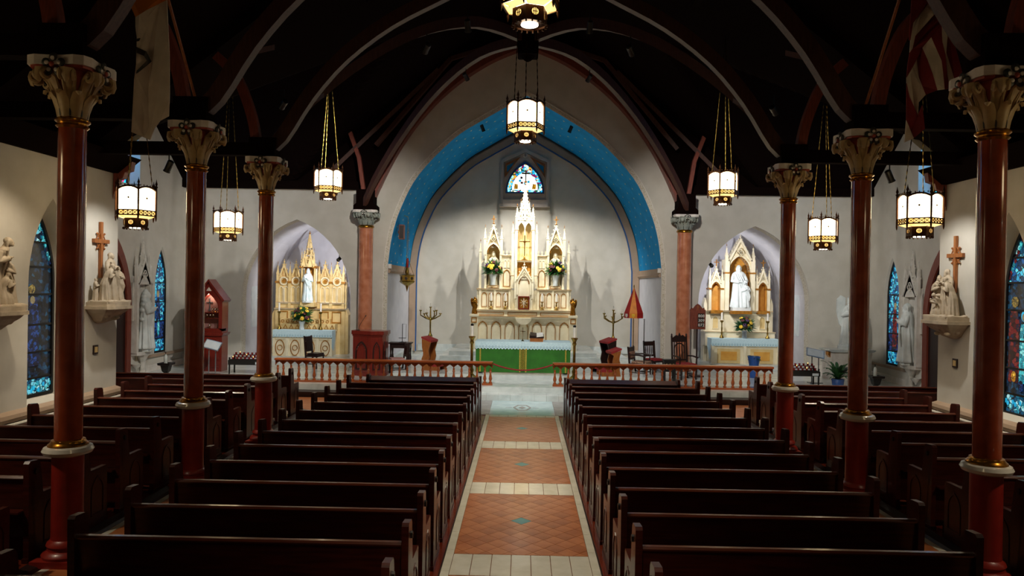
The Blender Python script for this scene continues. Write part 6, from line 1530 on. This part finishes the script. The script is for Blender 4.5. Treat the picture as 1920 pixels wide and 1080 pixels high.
# chairs
def turned_chair(name, label, px, Y, rz, H, wd, seat_mat, back='slats', arms=False, z=.3, sh=.44, gothic=False):
    x = at_floor(px, Y); t = thing(name, label, 'chair', (x, Y, z), rz); h = wd/2; d = wd*.9
    for sx in (-1, 1):
        lathe_part(t, 'leg', [(.022, 0), (.03, .05), (.02, .12), (.03, .22), (.022, .32), (.03, sh-.04)], 'dark_oak', 8, (sx*(h-.03), -d/2+.03, 0))
        MB().add([(sx*(h-.03)-.025, d/2-.05, 0), (sx*(h-.03)+.025, d/2-.05, 0), (sx*(h-.03)+.025, d/2, 0), (sx*(h-.03)-.025, d/2, 0), (sx*(h-.03)-.022, d/2+.06, H), (sx*(h-.03)+.022, d/2+.06, H), (sx*(h-.03)+.022, d/2+.1, H), (sx*(h-.03)-.022, d/2+.1, H)], [(0, 3, 2, 1), (4, 5, 6, 7), (0, 1, 5, 4), (1, 2, 6, 5), (2, 3, 7, 6), (3, 0, 4, 7)]).build('leg', 'dark_oak', t)
        if gothic: lathe_part(t, 'finial', [(.03, 0), (.035, .02), (.018, .04), (.03, .07), (.005, .11)], 'dark_oak', 8, (sx*(h-.03), d/2+.08, H))
        if arms:
            MB().tube([(sx*(h-.02), d/2+.02, sh+.26), (sx*h, -.02, sh+.27), (sx*(h+.02), -d/2+.02, sh+.24)], [.022, .024, .03], 8).build('arm', 'dark_oak', t)
            MB().tube([(sx*(h-.01), -d/2+.08, sh), (sx*(h+.01), -d/2+.06, sh+.24)], .018, 8).build('arm_post', 'dark_oak', t)
        MB().box(sx*(h-.03)-.015, sx*(h-.03)+.015, -d/2+.03, d/2-.03, .14, .17).build('stretcher', 'dark_oak', t)
    MB().box(-h, h, -d/2, d/2, sh-.06, sh).build('seat_frame', 'dark_oak', t); MB().cbox(-h+.02, h-.02, -d/2+.01, d/2-.04, sh, sh+.06, .02).build('seat_cushion', seat_mat, t)
    def yb(zz): return d/2-.025+.1*(zz/H)
    MB().box(-h+.03, h-.03, yb(H)-.035, yb(H)-.005, H-.16, H-.02).build('top_rail', 'dark_oak', t); MB().box(-h+.03, h-.03, yb(sh+.12)-.02, yb(sh+.12)+.01, sh+.1, sh+.16).build('lower_rail', 'dark_oak', t)
    n = 5 if back == 'slats' else 0
    for i in range(n):
        xx = -h+.06+(i+.5)*(wd-.12)/n; MB().tube([(xx, yb(sh+.14), sh+.14), (xx, yb((sh+H)/2)-.004, (sh+H)/2), (xx, yb(H-.1)-.015, H-.12)], [.014, .022, .014], 6).build('back_spindle', 'dark_oak', t)
    if back == 'pad': MB().cbox(-h+.06, h-.06, yb(sh+.3)-.045, yb(sh+.3)+.0, sh+.16, H-.16, .02).build('back_pad', seat_mat, t)
    if gothic:
        MB().prism([(-h+.04, H-.03), (-h*.4, H+.06), (-h*.15, H+.03), (0, H+.13), (h*.15, H+.03), (h*.4, H+.06), (h-.04, H-.03)], yb(H)-.035, yb(H)-.005).build('crest', 'dark_oak', t)
        MB().band(archpoly(h-.1, H-.5, H-.36, H-.18, 6), archpoly(h-.13, H-.5, H-.36, H-.22, 6), yb(H)-.04, yb(H)-.01).build('back_arch', 'dark_oak', t)
    return t
turned_chair('presider_chair', 'tall dark carved gothic armchair in front of the hymn board', 1285, 21.9, .35, 1.28, .58, 'red_pad', 'slats', True, gothic=True)
turned_chair('striped_armchair', 'dark armchair with striped seat beside the red and yellow umbrella', 1203, 22.2, 1.1, .95, .58, 'chair_stripe', 'pad', True)
turned_chair('side_chair', 'dark spindle-back chair with red seat behind the striped armchair', 1228, 23.2, .5, 1.05, .48, 'red_pad')
turned_chair('upholstered_chair', 'dark chair with pink patterned seat beside the pulpit', 746, 21.9, -1.2, .98, .5, 'case_lining')
turned_chair('tall_chair', 'dark wooden chair with curved back in front of the spired side altar', 592, 23.0, 1.3, 1.05, .46, 'dark_oak', 'pad')
x = at_floor(1258, 21.2); t = thing('lattice_stool', 'small black box stool with pierced lattice front near the presider chair', 'stool', (x, 21.2, .3))
MB().box(-.17, .17, .0, .25, .30, .62).build('box', 'iron_black', t); MB().box(-.19, .19, -.02, .27, .62, .66).build('top', 'iron_black', t)
m = MB()
for i in range(3):
    for j in range(2):
        cx, cz = -.1+.1*i, .4+.12*j; m.prism([(cx-.02, cz), (cx, cz-.03), (cx+.02, cz), (cx, cz+.03)], -.004, .0)
tag(m.build('lattice', 'altar_buff', t), kind='stuff')
for sx in (-1, 1):
    for y in (.0, .21): MB().box(sx*.15-.02, sx*.15+.02, y, y+.04, 0, .3).build('leg', 'iron_black', t)
# credence table with little stand
YT_ = 22.9; x = at_floor(752, YT_); t = thing('credence_table', 'small dark table with turned legs behind the pulpit', 'table', (x, YT_, .3))
MB().box(-.36, .36, -.2, .25, .86, .9).build('table_top', 'dark_oak', t); MB().box(-.32, .32, -.16, .21, .72, .86).build('apron', 'dark_oak', t)
for sx in (-1, 1):
    for y in (-.14, .18): lathe_part(t, 'leg', [(.03, 0), (.035, .08), (.02, .2), (.04, .4), (.022, .55), (.035, .72)], 'dark_oak', 8, (sx*.29, y, 0))
g = thing('metal_stand', 'thin dark metal candle stand on the credence table', 'stand', (x+.05, YT_, 1.2)); MB().lathe([(.1, 0), (.1, .01), (.02, .03)], 10).build('base', 'iron_black', g)
MB().tube([(0, 0, .02), (0, 0, .6)], .012, 6).tube([(-.12, 0, .14), (.12, 0, .14)], .01, 6).tube([(0, 0, .59), (.12, 0, .59), (.12, 0, .14)], .005, 5).build('frame', 'iron_black', g)
# prie-dieux
def kneeling_desk(px, Y, label, rz, wood, h, red=True):
    x = at_floor(px, Y); t = thing('prie_dieu', label, 'prie-dieu', (x, Y, .45), rz)
    for sx in (-1, 1): MB().prism([(-.1, 0), (.14, 0), (.1, .2), (.14, .34), (.08, .5), (.13, .7), (.14, h-.02), (-.16, h-.12), (-.08, .6), (-.12, .4), (-.07, .2)], sx*.26-.02, sx*.26+.02, 'x').build('side_panel', wood, t)
    MB().box(-.26, .26, .06, .1, .1, h-.1).build('front_panel', wood, t); MB().add([(-.28, -.17, h-.12), (.28, -.17, h-.12), (.28, .16, h), (-.28, .16, h), (-.28, -.17, h-.06), (.28, -.17, h-.06), (.28, .16, h+.05), (-.28, .16, h+.05)], [(0, 3, 2, 1), (4, 5, 6, 7), (0, 1, 5, 4), (1, 2, 6, 5), (2, 3, 7, 6), (3, 0, 4, 7)]).build('arm_rest', 'red_pad' if red else wood, t)
    MB().box(-.26, .26, -.45, -.12, .12, .18).build('kneeler_pad', 'red_pad', t)
    for sx in (-1, 1): MB().box(sx*.24-.02, sx*.24+.02, -.45, .0, 0, .12).build('kneeler_rail', wood, t)
kneeling_desk(806, 22.0, 'wooden prie-dieu with red padded rest beside the tall candelabrum, pulpit side', 1.3, 'cross_wood', .98)
kneeling_desk(1141, 22.1, 'dark prie-dieu standing behind the brown one, hymn board side', -1.2, 'dark_oak', 1.02)
kneeling_desk(1152, 21.35, 'brown prie-dieu with red padded rest beside the altar, hymn board side', -1.4, 'cross_wood', .78)
# candelabra
cb = None
for px, s in ((807, -1), (1150, 1)):
    Y = 24.2; x = at_floor(px, Y); lb = 'tall branched brass candelabrum with white candles on the '+SIDE[s]
    if cb: copy_tree(cb, None, (x, Y, .45), .3, lb); continue
    cb = t = thing('candelabrum', lb, 'candelabrum', (x, Y, .45), 0, 'candelabra'); H = P(px, 572, Y)[1]-.45
    lathe_part(t, 'stem', [(.2, 0), (.2, .04), (.1, .1), (.06, .2), (.05, H*.35), (.08, H*.38), (.05, H*.4), (.045, H*.42), (.09, H*.45), (.04, H*.5), (.025, H*.55), (.03, H*.72), (.06, H*.75), (.03, H*.8), (.02, H*.95)], 'brass')
    br_ = None
    for k in range(7):
        a = k*2*pi/6; R_ = .34 if k < 6 else 0; top = H*(.86+.05*(k % 2)) if k < 6 else H*.97
        if k < 6: MB().tube([(0, 0, H*.74), (R_*.5*cos(a), R_*.5*sin(a), H*.77), (R_*cos(a), R_*sin(a), H*.82), (R_*cos(a), R_*sin(a), top)], [.028, .024, .02, .018], 6).build('branch', 'brass', t)
        c_ = lathe_part(t, 'candle_cup', [(.02, top-.05), (.05, top-.015), (.055, top), (.02, top)], 'brass', 10, (R_*cos(a), R_*sin(a), 0)); lathe_part(t, 'candle', [(.015, top), (.015, top+.12), (.003, top+.125)], 'candle_wax', 8, (R_*cos(a), R_*sin(a), 0))
# ceremonial umbrella
YU = 23.4; x, zt_ = P(1189, 538, YU); ku = YU/F; t = thing('ceremonial_umbrella', 'half-open red and yellow striped silk umbrella on a pole by the chancel wall', 'umbrella', (x, YU, .3)); H = zt_-.3
for k in range(8):
    a, b_ = k*pi/4+.2, (k+1)*pi/4+.2; R_ = .33; z0 = H-.86; z1 = H-1.02
    p = [(0, 0, H), (R_*cos(a), R_*sin(a), z0), (R_*cos((a+b_)/2)*.93, R_*sin((a+b_)/2)*.93, z0), (R_*cos(b_), R_*sin(b_), z0)]
    q = [(v[0]*1.0, v[1]*1.0, z1) for v in p[1:]]
    inn2 = [(v[0]*.96, v[1]*.96, v[2]-.01) for v in p]
    MB().add(p+q, [(0, 1, 2), (0, 2, 3), (1, 4, 5, 2), (2, 5, 6, 3)]).build('gore', 'silk_gold' if k % 2 else 'silk_red', t)
    if k in (4, 5): 
        am = (a+b_)/2; MB().prism([(-.05, z1+.14), (.05, z1+.14), (.05, z1+.06), (0, z1+.02), (-.05, z1+.06)], -.006, .006, 'y', T(R_*.95*cos(am), R_*.95*sin(am), 0) @ RZ(am+pi/2)).build('badge', 'petal_yellow' if k % 2 else 'capital_white', t)
MB().tube([(0, 0, 0), (0, 0, H)], .014, 8).build('pole', 'brass', t); MB().lathe([(.012, H), (.02, H+.03), (.004, H+.08)], 8).build('finial', 'brass', t); MB().lathe([(.16, 0), (.16, .04), (.03, .08)], 12).build('foot', 'iron_black', t)
YV = 23.0; x, zt_ = P(1208, 600, YV); t = thing('pole_stand', 'thin dark pole with a bright round tip behind the striped armchair', 'stand', (x, YV, .3)); H = zt_-.3
MB().tube([(0, 0, 0), (0, 0, H)], .013, 8).build('pole', 'iron_black', t); MB().ball((0, 0, H+.01), .03).build('tip', 'steel', t, True); MB().lathe([(.16, 0), (.16, .03), (.02, .06)], 12).build('foot', 'iron_black', t)
# sanctuary lamp
YL = 24.6; x, z = P(763, 547, YL); kl = YL/F; t = thing('sanctuary_lamp', 'hanging brass sanctuary lamp with red glass beside the chancel wall', 'lamp', (x, YL, z)); r = 14*kl
lathe_part(t, 'drop', [(.005, 0), (.02, .06), (.06, .2), (r*.85, .3), (r, .34)], 'brass', 6); MB().lathe([(r, .34), (r*1.05, .36), (r*.95, .38), (r*.95, .55), (r*1.08, .58), (r*.8, .6)], 6).build('body', 'brass', t)
for k in range(6): MB().prism(ell(0, .465, .05, .06, 8), r*.82, r*.84+.01, 'x', RZ(k*pi/3+pi/6)).build('pierced_panel', 'dark_oak', t)
for k in range(3):
    a = k*2*pi/3+.3; MB().tube([(r*.9*cos(a), r*.9*sin(a), .58), (.04*cos(a), .04*sin(a), 1.1), (.03*cos(a), .03*sin(a), 2.2)], .008, 5).build('chain', 'brass', t)
lathe_part(t, 'holder', [(.06, .6), (.07, .7), (.05, .8), (.06, .84)], 'brass', 10); lathe_part(t, 'red_glass', [(.045, .84), (.05, 1.0), (.045, 1.14), (.02, 1.17)], 'candle_red', 12)
ah_ = MB().tube([(0, 0, 2.2), (0, 0, 2.6), (-.9, 0, 2.9)], .012, 6).build('hanger', 'brass', t)
# sensor boxes and a wall speaker
for s in (-1, 1): MB().box(min(s*4.44, s*4.54), max(s*4.44, s*4.54), YF+.02, YF+.12, 3.6, 3.75).build('sensor_box', 'capital_white', FW)
x, z = P(737, 435, 24.2); t = thing('box_speaker', 'small brown box speaker under the edge of the blue vault', 'speaker', (-4.2, 24.2, z-.25)); MB().cbox(-.09, .09, -.1, .1, 0, .5, .015).build('cabinet', 'brace_wood', t); MB().box(-.07, .07, -.108, -.1, .03, .47).build('grille', 'dark_oak', t); MB().box(-.14, -.06, -.03, .03, .2, .3).build('bracket', 'iron_black', t)

# ================================================================== FLAGS
def flagpt(px, py, Y0): 
    Y = Y0+.07*sin(px*.11+py*.01)+.03*sin(py*.03); x, z = P(px, py, Y); return (x, Y, z)
def cloth(parent, polys, Y0, ox, oy, k, names=None):
    for pl, mt in polys:
        pts = [(ox+a/k, oy+b/k) for a, b in pl]; dense = []
        for i, p in enumerate(pts):
            q = pts[(i+1) % len(pts)]; n = max(1, int(math.dist(p, q)/12))
            dense += [(p[0]+(q[0]-p[0])*j/n, p[1]+(q[1]-p[1])*j/n) for j in range(n)]
        f = [flagpt(a, b, Y0) for a, b in dense]; n = len(f); yo = .012
        bm = MB(); bm.add(f+[(x, y+yo, z) for x, y, z in f], [tuple(range(n)), tuple(range(2*n-1, n-1, -1))]+[(i, (i+1) % n, n+(i+1) % n, n+i) for i in range(n)])
        o = bm.build(names or 'cloth', mt, parent)
def flag(label, s, polys, Y0, ox, oy, k, emblem=None):
    t = thing('hanging_flag', label, 'flag', (0, 0, 0), group=None)
    cloth(t, polys, Y0, ox, oy, k)
    if emblem: cloth(t, emblem, Y0-.02, ox, oy, k, 'emblem')
    MB().tube([(s*5.0, 10.6, 5.84), (s*4.98, 8.95, 8.0)], .022, 8).build('pole', 'cross_wood', t); MB().ball((s*4.98, 8.93, 8.03), .045, nu=10, nv=8).build('pole_tip', 'gilt', t, True)
    return t
flag('white and yellow flag hanging between the nave columns on the pulpit side', -1, [
    ([(40, 0), (20, -300), (300, -330), (325, -320), (330, 0), (180, 75), (125, 110), (95, 128)], 'flag_yellow'),
    ([(95, 128), (125, 110), (180, 75), (195, 300), (205, 520), (190, 750), (205, 1050), (65, 990), (75, 800), (85, 600), (100, 480), (105, 280), (95, 200)], 'flag_white'),
    ([(180, 75), (330, 0), (335, 100), (350, 400), (352, 700), (345, 870), (280, 905), (240, 960), (205, 1050), (190, 750), (205, 520), (195, 300)], 'flag_white')],
    9.2, 230, 0, 4.0, [([(102, 350), (175, 385), (215, 460), (180, 455), (160, 420), (105, 395)], 'capital_dark'), ([(180, 455), (215, 460), (110, 545), (100, 550), (105, 530)], 'capital_dark'), ([(105, 290), (130, 285), (120, 305), (105, 310)], 'capital_dark')])
flag('red and white striped flag hanging between the nave columns on the hymn board side', 1, [
    ([(115, 0), (130, -300), (330, -320), (255, 0), (125, 165), (105, 290), (95, 290)], 'flag_red'),
    ([(255, 0), (330, -320), (430, -320), (370, 0), (140, 260), (120, 350), (100, 380), (105, 290), (125, 165)], 'flag_white'),
    ([(370, 0), (430, -320), (500, -300), (460, 0), (445, 40), (330, 180), (255, 270), (190, 345), (150, 425), (125, 480), (78, 560), (85, 470), (100, 380), (120, 350), (140, 260)], 'flag_red'),
    ([(255, 270), (330, 440), (340, 520), (352, 645), (300, 652), (250, 480), (190, 345)], 'flag_white'),
    ([(255, 270), (330, 180), (335, 300), (360, 400), (372, 540), (390, 640), (352, 645), (340, 520), (330, 440)], 'flag_red'),
    ([(330, 180), (372, 145), (378, 200), (365, 380), (440, 632), (390, 640), (372, 540), (360, 400), (335, 300)], 'flag_white'),
    ([(372, 145), (400, 130), (420, 300), (490, 560), (440, 632), (365, 380), (378, 200)], 'flag_red'),
    ([(150, 425), (190, 345), (250, 480), (300, 652), (215, 685), (165, 560)], 'flag_red'),
    ([(125, 480), (150, 425), (165, 560), (215, 685), (165, 740), (160, 835), (100, 710), (78, 600), (78, 560)], 'flag_white'),
    ([(78, 600), (100, 710), (160, 835), (190, 760), (210, 930), (130, 1000), (75, 870)], 'flag_red'),
    ([(75, 870), (130, 1000), (62, 1030)], 'flag_white')], 9.0, 1680, 0, 3.857)
# the small joined ornaments of the altars are too small to pick apart
for o in bpy.data.objects:
    if o.type == 'MESH' and o.name.split('.')[0] in ('crocket', 'cusp', 'cresting', 'finial_row', 'frieze', 'ring_ornament', 'embroidery', 'door_rays') and o.parent: o['kind'] = 'stuff'
